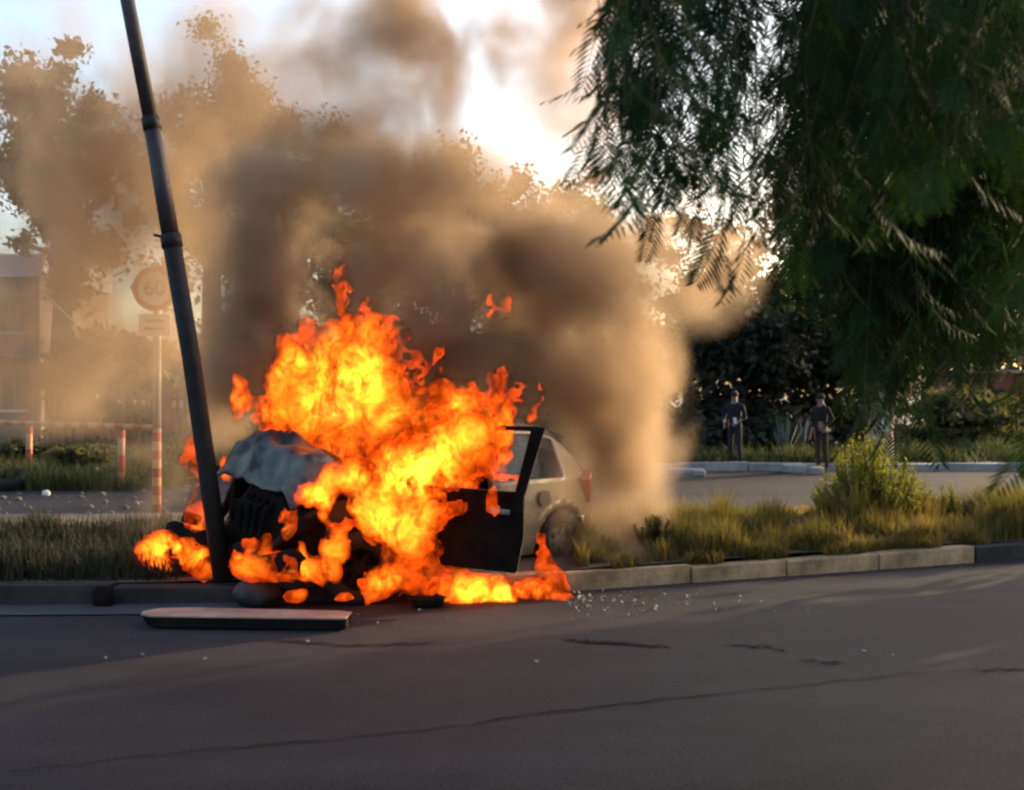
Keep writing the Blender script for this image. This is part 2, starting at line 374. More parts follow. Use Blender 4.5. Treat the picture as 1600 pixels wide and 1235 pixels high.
tree(905, 262, 250, 39, 2.2, 26000, 0.09, M['leaf_olive'], 'feathery pale tree between the dome shaped tree and the hanging branches', seed=5, sparse=0.8)
tree(590, 290, 280, 40, 2.0, 26000, 0.11, M['leaf_far'], 'tree hidden by the thickest brown smoke above the flames', seed=6)
tree(1075, 330, 240, 42, 2.2, 20000, 0.10, M['leaf_olive'], 'pale loose tree behind the tips of the hanging branches', seed=7, sparse=0.8)
tree(1270, 300, 330, 44, 2.2, 16000, 0.14, M['leaf_far'], 'tall tree behind the dark bush and the hanging branches', seed=8)
tree(1500, 330, 300, 46, 3.2, 16000, 0.14, M['leaf_far'], 'rightmost tall tree, seen through gaps in the hanging branches', seed=9)
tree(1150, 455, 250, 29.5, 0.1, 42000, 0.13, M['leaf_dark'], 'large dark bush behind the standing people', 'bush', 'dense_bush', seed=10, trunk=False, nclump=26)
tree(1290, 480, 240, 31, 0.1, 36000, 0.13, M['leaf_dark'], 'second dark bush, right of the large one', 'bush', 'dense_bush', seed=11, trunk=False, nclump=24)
tree(1500, 610, 260, 33, 0.1, 12000, 0.12, M['leaf_olive'], 'low grey green bush in front of the white car and brick wall', 'bush', 'dense_bush', seed=12, trunk=False, nclump=22)
for i, (px, top, w, lab) in enumerate(((170, 520, 260, 'low bush behind the picket fence, veiled by smoke'), (420, 470, 260, 'bush directly behind the pole, veiled by dark smoke'), (640, 480, 260, 'bush behind the flames'), (860, 470, 260, 'bush above the open car door, in golden smoke'), (985, 520, 190, 'bush at the right edge of the smoke'))):
    tree(px, top, w, 34 + i % 2 * 1.5, 0.1, 16000, 0.14, M['leaf_olive'], lab, 'bush', 'dense_bush', seed=20 + i, trunk=False, nclump=20)

# added tree, unseen to the right of the frame, placed to shade the near road
tree(800 + 11.0 / 13.7 * F, -60, 680, 13.7, 0.3, 26000, 0.10, M['leaf_dark'], 'added low spreading tree, out of view on the right, shading the near road', seed=41, trunk=True, nclump=30)

tree(1560, 470, 420, 54, 0.1, 20000, 0.16, M['leaf_far'], 'far hedge behind the red brick house', 'bush', 'dense_bush', seed=42, trunk=False, nclump=24)

# slim trunk with a white notice, right of the median shrub
def bare_trunk():
    d = 24.0; x = (1432 - 800) / F * d
    t = empty('street_tree', (x, 26.2, 0.1), 0, 'pale pinkish tree trunk with a white notice on it, above the yellow shrub', 'tree', 'trees and bushes beyond the far road')
    MB().tube([(-0.15, 0, -0.2), (-0.05, 0, 0.8), (0.1, 0, 1.9), (0.25, 0, 3.2)], [0.42, 0.3, 0.26, 0.2], 12).build('trunk', M['pale_bark'], t, True)
    MB().tube([(0.15, 0, 2.2), (0.7, 0.1, 3.6), (1.2, 0.1, 5)], [0.16, 0.12, 0.07], 8).build('limb', M['pale_bark'], t, True)
    MB().tube([(0.15, 0, 2.4), (-0.5, 0.1, 3.6), (-1.1, 0.1, 4.6)], [0.16, 0.12, 0.07], 8).build('limb', M['pale_bark'], t, True)
    v, f = leaf_cloud([(0, 0, 5), (1.1, 0, 5.2), (-1.1, 0, 4.8), (.4, .6, 6)], [1.1, 1, 1, 1.1], 7000, 0.10, 5)
    link('crown', new_mesh('crown', v, f, M['leaf_far']), t)
    MB().box((-0.08, -0.36, 0.92), (0.20, 0.02, 0.34), (0, 0.06, 0), 0.004).build('notice', mat('notice_paper', (0.7, 0.68, 0.66), 0.7, var=0.06), t)
bare_trunk()

# median shrub with upright shoots
def shrub(px, d, top_py, w, n, label, seed, m='shrub_leaf', group='weeds on the median'):
    x = (px - 800) / F * d; r = np.random.default_rng(seed); t = empty('leafy_weed', (x, d, MED_Z), 0, label, 'shrub', group)
    H = EYE + (617.5 - top_py) / F * d - MED_Z; W = w / F * d / 2; cs, an, stems = [], [], MB()
    for k in range(n):
        a = r.random() * 6.283; q = r.random() ** 0.7; tipx = math.cos(a) * q * W; tipy = math.sin(a) * q * W
        h = H * (1 - 0.55 * q * q) * r.uniform(0.6, 1.0)
        p0 = np.array([tipx * 0.15, tipy * 0.15, 0]); p1 = np.array([tipx * 0.8, tipy * 0.8, h * 0.55]); p2 = np.array([tipx, tipy, h])
        stems.tube([p0, p1, p2], [0.008, 0.006, 0.003], 4)
        for s in np.linspace(0.12, 1, 26):
            c = p0 * (1 - s) ** 2 + 2 * p1 * s * (1 - s) + p2 * s * s
            for _ in range(3): cs.append(c); an.append((r.random() * 6.283, r.uniform(0.2, 1.1), 0.085 * (1.15 - 0.6 * s) * r.uniform(.7, 1.3)))
    stems.build('stem', M['grass_green'], t)
    cs = np.array(cs); an = np.array(an)
    dr = np.stack([np.cos(an[:, 0]) * np.cos(an[:, 1]), np.sin(an[:, 0]) * np.cos(an[:, 1]), np.sin(an[:, 1])], 1)
    sd = np.stack([-np.sin(an[:, 0]), np.cos(an[:, 0]), 0 * an[:, 0]], 1) * an[:, 2:3] * 0.24
    L = an[:, 2:3]
    v = np.stack([cs, cs + dr * L * 0.5 + sd, cs + dr * L + np.array([0, 0, -1]) * L * 0.15, cs + dr * L * 0.5 - sd], 1).reshape(-1, 3)
    link('foliage', new_mesh('foliage', v, np.arange(len(v)).reshape(-1, 4), M[m]), t)
    return t
shrub(1358, 12.7, 668, 190, 190, 'tall yellow green weed growing on the median behind the kerb', 1)
shrub(1478, 12.9, 748, 60, 14, 'small thin weed right of the tall yellow green one', 2)
shrub(1255, 12.3, 795, 70, 16, 'low weed at the left foot of the tall yellow green one', 3)
shrub(1020, 10.9, 800, 80, 18, 'low dry weed beside the smoke behind the car', 4, 'grass')
tree(1026, 648, 62, 25.9, 0.1, 1800, 0.06, M['leaf_olive'], 'small brown shrub at the right edge of the smoke by the far kerb', 'bush', 'dense_bush', seed=31, trunk=False, nclump=10)
tree(25, 690, 120, 24, 0.1, 6000, 0.06, M['leaf_far'], 'leftmost green bush behind the striped barrier', 'bush', 'dense_bush', seed=32, trunk=False)
tree(130, 700, 130, 23, 0.1, 6000, 0.06, M['leaf_olive'], 'green bush between the two barrier posts', 'bush', 'dense_bush', seed=33, trunk=False)
tree(270, 700, 120, 26, 0.1, 5000, 0.06, M['leaf_olive'], 'hazy bush behind the sign post', 'bush', 'dense_bush', seed=34, trunk=False)
# pale spiky leaves in front of the dark bush
def spiky(px, d, n, h, label):
    x = (px - 800) / F * d; t = empty('spiky_plant', (x, d, 0.1), 0, label, 'plant', 'trees and bushes beyond the far road')
    mt = mat('pale_blade', (0.13, 0.14, 0.12), 0.7, var=0.2)
    for k in range(n):
        a = random.uniform(0, 6.28); l = random.uniform(.6, 1) * h; o = random.uniform(0.05, 0.35)
        c, s = math.cos(a), math.sin(a); w = 0.035
        v = [(-s * w, c * w, 0), (s * w, -c * w, 0), (o * c + s * w, o * s - c * w, l * .6), (o * c - s * w, o * s + c * w, l * .6), (1.7 * o * c, 1.7 * o * s, l)]
        link('leaf', new_mesh('leaf', v, [(0, 1, 2, 3), (3, 2, 4)], mt), t)
spiky(1226, 27.0, 16, 1.25, 'pale grey spiky plant between the two standing people')
spiky(1252, 27.6, 14, 1.15, 'pale grey spiky plant just left of the person in brown trousers')

# ------------------------------------------------------------------ foreground pepper tree
def frond(n_pair, L, seed):
    r = random.Random(seed); v = []; f = []
    def quad(a, b, c, d): k = len(v); v.extend([a, b, c, d]); f.append((k, k + 1, k + 2, k + 3))
    bend = r.uniform(0.04, 0.12) * L * 4; sway = r.uniform(-.3, .3)
    def mid(t): return Vector((bend * t * t, sway * 0.15 * L * t * t, -L * t * (1 - 0.12 * t)))
    prev = mid(0)
    for i in range(1, 7):
        c = mid(i / 6); w = Vector((0, 0.0011, 0)); quad(prev - w, prev + w, c + w, c - w); prev = c
    for i in range(n_pair):
        t = 0.12 + 0.88 * i / (n_pair - 1); c = mid(t); l = L * 0.21 * (0.55 + 0.9 * math.sin(math.pi * min(1, 0.12 + 0.80 * t))) * r.uniform(.85, 1.1)
        for s in (-1, 1):
            d = Vector((r.uniform(-.18, .18) + 0.1, s * 0.80, -0.60)).normalized(); d.z -= 0.1; w = Vector((0.15 * r.uniform(-1, 1), 0.25 * s, 1)).normalized() * 0.0042
            m_ = c + d * l * 0.45
            quad(c, m_ - w, c + d * l + Vector((0, 0, -0.08 * l)), m_ + w)
    return np.array([tuple(q) for q in v]), f
FR = [frond(n, L, k) for k, (n, L) in enumerate(((13, 0.23), (12, 0.20), (14, 0.26), (10, 0.17)))]
FR_ME = [new_mesh('leaf', v, f, M['pepper_leaf']) for v, f in FR]
pepper = empty('pepper_tree', (5.4, 5.2, 0.0), 0, 'large weeping tree with feathery dark green leaves hanging into the top right corner', 'tree')
PO = Vector((5.4, 5.2, 0.0))
MB().tube([(0, 0, -0.1), (0.05, 0.05, 1.2), (-0.15, 0, 2.4), (-0.3, 0, 3.3)], [0.36, 0.28, 0.24, 0.2], 14).build('trunk', M['bark'], pepper, True)
strands = []           # (top point, length, lean x, lean y, depth)
def strand_at(px, py0, py1, d, lean=-0.12):
    a = P(px, py0, d); b = P(px + lean * (py1 - py0), py1, d + random.uniform(-.1, .25)); strands.append((a, b, d))
rr = random.Random(5)
# bottom outline of the hanging leaves in the photograph's proportions
OUT = [(925, 60), (945, 265), (1000, 215), (1040, 345), (1090, 300), (1140, 395), (1200, 410), (1270, 400), (1330, 430), (1420, 330), (1480, 300), (1600, 260)]
def outline(px): return float(np.interp(px, [o[0] for o in OUT], [o[1] for o in OUT]))
for k in range(84):
    px = 935 + 680 * (rr.random() ** 0.75); d = rr.uniform(2.8, 4.4); y1 = outline(px) * rr.uniform(0.45, 0.95); top = -rr.uniform(60, 420)
    strand_at(px + 0.10 * (y1 - top), top, y1, d, -0.10 + rr.uniform(-.10, .04))
for px, y1, d in ((962, 235, 2.5), (1010, 30, 2.6), (1048, 300, 2.7), (1085, 330, 3.0), (1130, 370, 2.9), (1000, 190, 2.4), (1110, 200, 2.6), (1180, 390, 3.2), (945, 250, 3.3), (930, 110, 3.2), (975, 285, 3.4), (990, 250, 3.0), (1020, 330, 3.5), (1060, 350, 3.2), (1035, 240, 3.3), (1150, 410, 3.4), (960, 160, 3.0), (1000, 270, 3.7)):
    strand_at(px + 50, -250, y1, d, -0.13)
for k in range(18):
    px = rr.uniform(935, 1110); y1 = outline(px) * rr.uniform(0.5, 0.98); strand_at(px + 0.12 * (y1 + 200), -200, y1, rr.uniform(3.0, 4.3), -0.12)
n_near = len(strands)
OUT2 = [(1120, 300), (1180, 400), (1290, 470), (1330, 640), (1385, 680), (1430, 590), (1500, 570), (1560, 520), (1600, 400), (1760, 500)]
for k in range(230):
    px = 1210 + 430 * (rr.random() ** 0.75); d = rr.uniform(4.6, 7.8)
    y1 = float(np.interp(px, [o[0] for o in OUT2], [o[1] for o in OUT2])) * rr.uniform(0.7, 1.0)
    strand_at(px + 0.06 * (y1 + 500), -rr.uniform(100, 700), y1, d, -0.06 + rr.uniform(-.05, .05))
strand_at(1625, 300, 735, 2.6, -0.02); strand_at(1650, 250, 640, 2.7, -0.03)
strand_at(1600, 560, 690, 6.0, 0)
near_fronds, far_v, far_f, nb = [], [], [], 0
twigs = MB()
for si, (a, b, d) in enumerate(strands):
    a = Vector(a); b = Vector(b); L = (b - a).length; n = max(4, int(L / ((0.085 if b.x / b.y < 0.25 else 0.07) if d < 4.5 else 0.08)))
    ph = rr.random() * 6.28; wob = rr.uniform(0.02, 0.06)
    def pt(t): return a.lerp(b, t) + Vector((math.sin(t * 5 + ph) * wob, math.cos(t * 4 + ph) * wob, 0.10 * L * t * (1 - t)))
    twigs.tube([pt(t) - PO for t in np.linspace(0, 1, 9)], [0.004 - 0.0025 * t for t in np.linspace(0, 1, 9)], 4, False)
    for k in range(n):
        t = (k + 0.5) / n; p = pt(t); az = ph + k * 2.4 + rr.uniform(-.5, .5); tilt = rr.uniform(0.10, 0.50) * (1 if t < 0.97 else 0.2)
        mtx = Matrix.Translation(p - PO) @ Matrix.Rotation(az, 4, 'Z') @ Matrix.Rotation(-tilt, 4, 'Y') @ Matrix.Rotation(rr.uniform(-1.3, 1.3), 4, 'Z')
        sc = rr.uniform(0.75, 1.1) * (1 if d < 4.5 else 1.25); mtx = mtx @ Matrix.Scale(sc, 4)
        vis = 905 < (p.x / p.y * F + 800) < 1605 and -20 < (617.5 - (p.z - EYE) / p.y * F) < 1240
        near_fronds.append((p.y if vis else p.y + 50, rr.randrange(4), mtx))
near_fronds.sort(key=lambda q: q[0])
for dd, kk, mtx in near_fronds[:290]:
    o = bpy.data.objects.new('leaf', FR_ME[kk]); COL.objects.link(o); o.parent = pepper; o.matrix_local = mtx
for dd, kk, mtx in near_fronds[290:]:
    v, f = FR[kk]; mm = np.array(mtx); w = v @ mm[:3, :3].T + mm[:3, 3]
    far_v.append(w); far_f.append(np.array(f) + nb); nb += len(w)
tag(link('foliage', new_mesh('foliage', np.concatenate(far_v), np.concatenate(far_f), M['pepper_leaf']), pepper), kind='stuff')
# crown above and to the right of the frame, and the thick heart of the hanging mass
cc, cr_ = [], []
for k in range(46):
    d = rr.uniform(4.5, 8.5); px = rr.uniform(1330, 1700); py = rr.uniform(-350, 330); p = P(px, py, d) - PO
    cc.append(p); cr_.append([rr.uniform(.3, .5), rr.uniform(.3, .5), rr.uniform(.5, .9)])
for k in range(30):
    cc.append(Vector((rr.uniform(-3.6, 2.5), rr.uniform(-2.6, 3.0), rr.uniform(5.0, 6.6)))); cr_.append([rr.uniform(.6, .9)] * 3)
for k in range(60):       # unseen crown extended over road and camera to keep sky light off the road
    x_, y_ = rr.uniform(-3.5, 6.5), rr.uniform(-5.5, 4.2); cc.append(Vector((x_, y_, max(3.9, 1.7 + 0.36 * max(0, y_) + 1.3) + rr.uniform(0, 1.6))) - PO); cr_.append([rr.uniform(.8, 1.2), rr.uniform(.8, 1.2), rr.uniform(.35, .55)])
v, f = leaf_cloud(cc, cr_, 110000, 0.045, 77, aspect=0.16, hang=2.0)
tag(link('inner_foliage', new_mesh('inner_foliage', v, f, M['pepper_leaf']), pepper), kind='stuff')
tag(twigs.build('twigs', M['bark'], pepper), kind='stuff')
for e in ((-3.4, -2.3, 4.2), (-2.6, 0.6, 4.6), (-1.2, -2.6, 4.4), (0.8, 1.8, 5.2), (-1.6, 2.2, 4.9), (1.8, -1.2, 5.0)):
    MB().tube([(-0.2, 0, 2.9), (e[0] * 0.4, e[1] * 0.4, 3.9), e], [0.13, 0.09, 0.03], 8).build('branch', M['bark'], pepper, True)

# ------------------------------------------------------------------ left side: building, fence, barrier, sign
def building():
    x1 = (62 - 800) / F * 36; t = empty('house', (x1, 36, 0), 0, 'two storey brown house with a pale flat roof edge at the far left', 'house')
    wall = mat('house_wall', (0.20, 0.14, 0.115), 0.9, var=0.15, scale=1.5, bump=0.2); pale = mat('house_parapet', (0.46, 0.47, 0.52), 0.8, var=0.1)
    dark = mat('window_dark', (0.015, 0.016, 0.02), 0.2); fr = mat('window_frame_paint', (0.14, 0.12, 0.11), 0.7)
    MB().box((-5, 3, 2.7), (10, 6, 5.5)).build('wall', wall, t)
    MB().box((-5, 3, 5.85), (10.3, 6.3, 0.75), bev=0.03).build('parapet', pale, t)
    for wx, wz, w, h in ((-0.75, 2.0, 0.8, 1.5), (-2.0, 2.0, 0.9, 1.5), (-3.6, 2.0, 0.9, 1.5), (-0.9, 4.3, 0.8, 1.1), (-2.4, 4.3, 0.9, 1.1)):
        w_ = MB().box((wx, -0.03, wz), (w, 0.08, h), bev=0.01).build('window', dark, t)
        MB().box((wx, -0.05, wz - h / 2 - 0.06), (w + .2, 0.16, 0.09)).build('sill', pale, w_)
        MB().box((wx, -0.09, wz), (0.06, 0.05, h)).build('frame', fr, w_)
    MB().box((-0.2, -0.35, 2.95), (5.0, 0.9, 0.12)).build('awning', fr, t)
building()
def stay():
    t = MB().tube([P(58, 448, 31), P(116, 506, 31)], 0.045, 8).build('brace_pole', mat('pale_paint', (0.5, 0.45, 0.4), 0.6), None, True)
    MB().tube([P(60, 435, 31), P(72, 398, 31)], 0.04, 8).build('upper_arm', bpy.data.materials['pale_paint'], t, True)
    MB().tube([P(58, 448, 31), P(60, 435, 31), P(56, 720, 31)], 0.05, 8).build('mast', M['bark'], t, True)
    tag(t, 'thin mast with a pale diagonal brace in front of the house', 'pole')
stay()
def picket_fence():
    d = 30.5; x0 = (60 - 800) / F * d; x1 = (330 - 800) / F * d
    t = empty('picket_fence', (x0, d, 0.1), 0, 'dark picket fence behind the striped barrier', 'fence')
    mt = mat('fence_metal', (0.05, 0.045, 0.045), 0.7); L = x1 - x0
    for z in (0.25, 1.5): MB().box((L / 2, 0, z), (L, 0.06, 0.08)).build('rail', mt, t)
    me = MB().box((0, 0.04, 0.9), (0.09, 0.03, 1.75), bev=0.006); me = new_mesh('picket', me.v, me.f, mt)
    k = 0
    while k * 0.21 < L:
        o = link('picket', me, t, (k * 0.21, 0, random.uniform(-.03, .03))); k += 1
    me = MB().box((0, -0.05, 0.95), (0.14, 0.12, 1.95), bev=0.01); me = new_mesh('post', me.v, me.f, mt)
    for k in range(5): link('post', me, t, (k * L / 4, 0, 0))
picket_fence()
def stripe_mat(axis, period):
    m = bpy.data.materials.new('striped_paint'); m.use_nodes = True; n, l = nt(m); b = n['Principled BSDF']
    tc = n.new('ShaderNodeTexCoord'); sx = n.new('ShaderNodeSeparateXYZ'); l.new(tc.outputs['Object'], sx.inputs[0])
    a = n.new('ShaderNodeMath'); a.operation = 'MULTIPLY'; a.inputs[1].default_value = 1 / period; l.new(sx.outputs[axis], a.inputs[0])
    c = n.new('ShaderNodeMath'); c.operation = 'FRACT'; l.new(a.outputs[0], c.inputs[0])
    g = n.new('ShaderNodeMath'); g.operation = 'GREATER_THAN'; g.inputs[1].default_value = 0.5; l.new(c.outputs[0], g.inputs[0])
    nz = n.new('ShaderNodeTexNoise'); nz.inputs['Scale'].default_value = 8; l.new(tc.outputs['Object'], nz.inputs['Vector'])
    mx = n.new('ShaderNodeMixRGB'); mx.inputs[1].default_value = (0.50, 0.25, 0.09, 1); mx.inputs[2].default_value = (0.38, 0.025, 0.012, 1); l.new(g.outputs[0], mx.inputs[0])
    m2 = n.new('ShaderNodeMixRGB'); m2.blend_type = 'MULTIPLY'; m2.inputs[0].default_value = 0.5; l.new(mx.outputs[0], m2.inputs[1]); l.new(nz.outputs[1], m2.inputs[2])
    l.new(m2.outputs[0], b.inputs['Base Color']); b.inputs['Roughness'].default_value = 0.6
    return m
def barrier():
    a = Vector(((240 - 800) / F * 19.4, 19.4, 0.0)); b = Vector(((-60 - 800) / F * 24.5, 24.5, 0.0)); d = b - a; L = d.length
    t = empty('striped_barrier', a, math.atan2(d.y, d.x), 'low red and cream striped barrier rail on posts, left behind the sign', 'barrier')
    hor, ver = stripe_mat(0, 0.62), stripe_mat(2, 0.62)
    MB().tube([(0, 0, 1.13), (L, 0, 1.13)], 0.055, 10).build('rail', hor, t, True)
    for px_, dd in ((195, 20.15), (53, 22.5), (-50, 24.3)):
        s = (Vector(((px_ - 800) / F * dd, dd, 0)) - a).length
        MB().tube([(s, 0, -0.1), (s, 0, 1.075)], 0.065, 10).build('post', ver, t, True)
barrier()
def sign():
    d = 15.0; x = (245 - 800) / F * d; t = empty('speed_limit_sign', (x, d, 0.0), 0, 'round speed limit sign with a small plate, left of the leaning pole', 'road sign')
    grey = mat('sign_post_paint', (0.40, 0.38, 0.36), 0.5, var=0.1); white = mat('sign_white', (0.82, 0.80, 0.77), 0.5, var=0.06, scale=3); red = mat('sign_red', (0.42, 0.05, 0.04), 0.5)
    top = EYE + (617.5 - 425) / F * d
    MB().tube([(0, 0, 1.25), (0.01, 0, top)], 0.055, 12).build('post', grey, t, True)
    MB().tube([(0, 0, -0.1), (0, 0, 1.25)], 0.06, 12).build('post_base', stripe_mat(2, 0.24), t, True)
    cz = EYE + (617.5 - 452) / F * d; Rm = Matrix.Translation((0.0, -0.09, cz)) @ Matrix.Rotation(R(-90), 4, 'X')
    disc = MB().lathe([(0, -0.012), (0.30, -0.012), (0.30, 0.012), (0, 0.012)], 40, Matrix.Translation((0, -0.075, cz)) @ Matrix.Rotation(R(90), 4, 'X')).build('sign_disc', white, t)
    ring = MB().lathe([(0.225, 0), (0.295, 0), (0.295, 0.008), (0.225, 0.008)], 40, Matrix.Translation((0, -0.092, cz)) @ Matrix.Rotation(R(90), 4, 'X'), closed=True).build('rim', red, disc)
    cu = bpy.data.curves.new('number', 'FONT'); cu.body = '60'; cu.size = 0.30; cu.extrude = 0.003; cu.align_x = 'CENTER'; cu.align_y = 'CENTER'
    cu.materials.append(mat('sign_black', (0.05, 0.045, 0.04), 0.6)); tmp = bpy.data.objects.new('tmp', cu); COL.objects.link(tmp)
    nm_ = bpy.data.meshes.new_from_object(tmp.evaluated_get(bpy.context.evaluated_depsgraph_get())); bpy.data.objects.remove(tmp); o = link('number', nm_, disc)
    o.location = (0, -0.095, cz); o.rotation_euler = (R(90), 0, 0)
    pz = EYE + (617.5 - 509) / F * d
    pl = MB().box((0, -0.08, pz), (0.42, 0.02, 0.29), bev=0.008).build('plate', white, t)
    for dz, w in ((0.055, 0.24), (-0.045, 0.28)): MB().box((0, -0.094, pz + dz), (w, 0.006, 0.035)).build('text_bar', bpy.data.materials['sign_black'], pl)
sign()
# old tyre and litter at the left, rubble
t = MB().lathe([(0.16, -0.09), (0.26, -0.10), (0.31, -0.06), (0.31, 0.06), (0.26, 0.10), (0.16, 0.09)], 28, Matrix.Rotation(R(24), 4, 'X'), True).build('old_tyre', M['rubber'], None, True, ((16 - 800) / F * 20.0, 20.0, 0.20))
tag(t, 'discarded black tyre lying left of the barrier posts', 'tyre')
rub = MB(); rr2 = random.Random(9)
for k in range(150):
    px = rr2.uniform(-40, 330); d = rr2.uniform(14.7, 21); s = 0.015 + 0.06 * rr2.random() ** 3
    rub.blob(((px - 800) / F * d, d, s * 0.4), (s, s, s * 0.7), 1, 0.2, k)
tag(rub.build('rubble', mat('rubble_stone', (0.13, 0.11, 0.10), 0.9, var=0.5, scale=2)), 'scattered grey rubble on the far road below the barrier', 'rubble', kind='stuff')
for k, (px, py, s, lab) in enumerate(((150, 742, 0.14, 'pale rounded stone below the barrier between its posts'), (72, 772, 0.07, 'small white scrap of litter below the first barrier post'), (8, 765, 0.06, 'white scrap of litter beside the old tyre'))):
    d = (EYE - s * .4) * F / (py - 617.5); o = MB().blob((0, 0, 0), (s, s, s * 0.9), 2, 0.15, k).build('stone' if k == 0 else 'litter', mat('litter_pale', (0.5, 0.5, 0.46), 0.8), None, False, ((px - 800) / F * d, d, s * 0.5))
    tag(o, lab, 'stone' if k == 0 else 'litter')
# broken kerb slabs at the far kerb
for k, (px, d, s, lab) in enumerate(((1045, 24.3, (1.5, 0.35, 0.12), 'long broken pale concrete slab lying before the far kerb'), (1092, 23.4, (0.25, 0.2, 0.12), 'small pale lump of concrete beside the long broken slab'), (1240, 24.4, (0.5, 0.3, 0.18), 'pinkish concrete lump near the person in brown trousers'), (1275, 23.9, (0.3, 0.25, 0.16), 'white stone at the feet of the person in brown trousers'))):
    o = MB().box((0, 0, 0), s, (0, 0.02, -0.1), 0.03).build('concrete_slab' if k == 0 else 'concrete_lump', M['far_kerbstone'], None, False, ((px - 800) / F * d, d, s[2] / 2))
    q = np.array([x.co[:] for x in o.data.vertices]); q += 0.05 * (fbm(q * 4 + k, 3)[:, None] - 0.5); o.data.vertices.foreach_set('co', q.ravel().astype(np.float32)); tag(o, lab, 'concrete')

# ------------------------------------------------------------------ leaning pole
def pole():
    pts = [P(351, 897, 9.36), P(299, 560, 9.40), P(268, 378, 9.46), P(237, 195, 9.5), P(199, 0, 9.56), P(120, -420, 9.8)]
    pts[0].z = 0.05
    t = tag(empty('utility_pole', pts[0]), 'dark metal pole in three stepped sections, leaning left over the crashed car', 'pole')
    o = pts[0]; lp = [p - o for p in pts]
    def up(a, b, s): return a.lerp(b, s)
    m = mat('pole_metal', (0.040, 0.030, 0.032), 0.62, 0.2, var=0.35, scale=5, bump=0.25, bscale=14)
    burnt = mat('pole_burnt', (0.010, 0.008, 0.008), 0.75, 0.1, var=0.5, scale=6, bump=0.4, bscale=18)
    MB().tube([lp[0], up(lp[0], lp[1], .5), lp[1], lp[2]], [0.080, 0.077, 0.076, 0.078], 20).build('lower_section', burnt, t, True)
    MB().tube([lp[2], up(lp[2], lp[3], .5), lp[3]], [0.073, 0.071, 0.069], 20).build('middle_section', m, t, True)
    MB().tube([lp[3], lp[4], lp[5]], [0.063, 0.060, 0.055], 20).build('upper_section', m, t, True)
    for a, b, r in ((lp[2], lp[3], 0.088), (lp[3], lp[4], 0.078)):
        u = (b - a).normalized(); MB().tube([a - u * 0.05, a + u * 0.06], r, 20).build('collar', burnt, t, True)
    u = (lp[2] - lp[1]).normalized(); c = lp[2] + u * 0.02
    MB().tube([c + Vector((-0.07, -0.04, 0.02)), c + Vector((-0.13, -0.06, 0.03))], 0.013, 8).build('bolt', burnt, t)
    MB().box((0, 0, 0.06), (0.34, 0.34, 0.06), bev=0.02).build('footing', burnt, t)
pole()

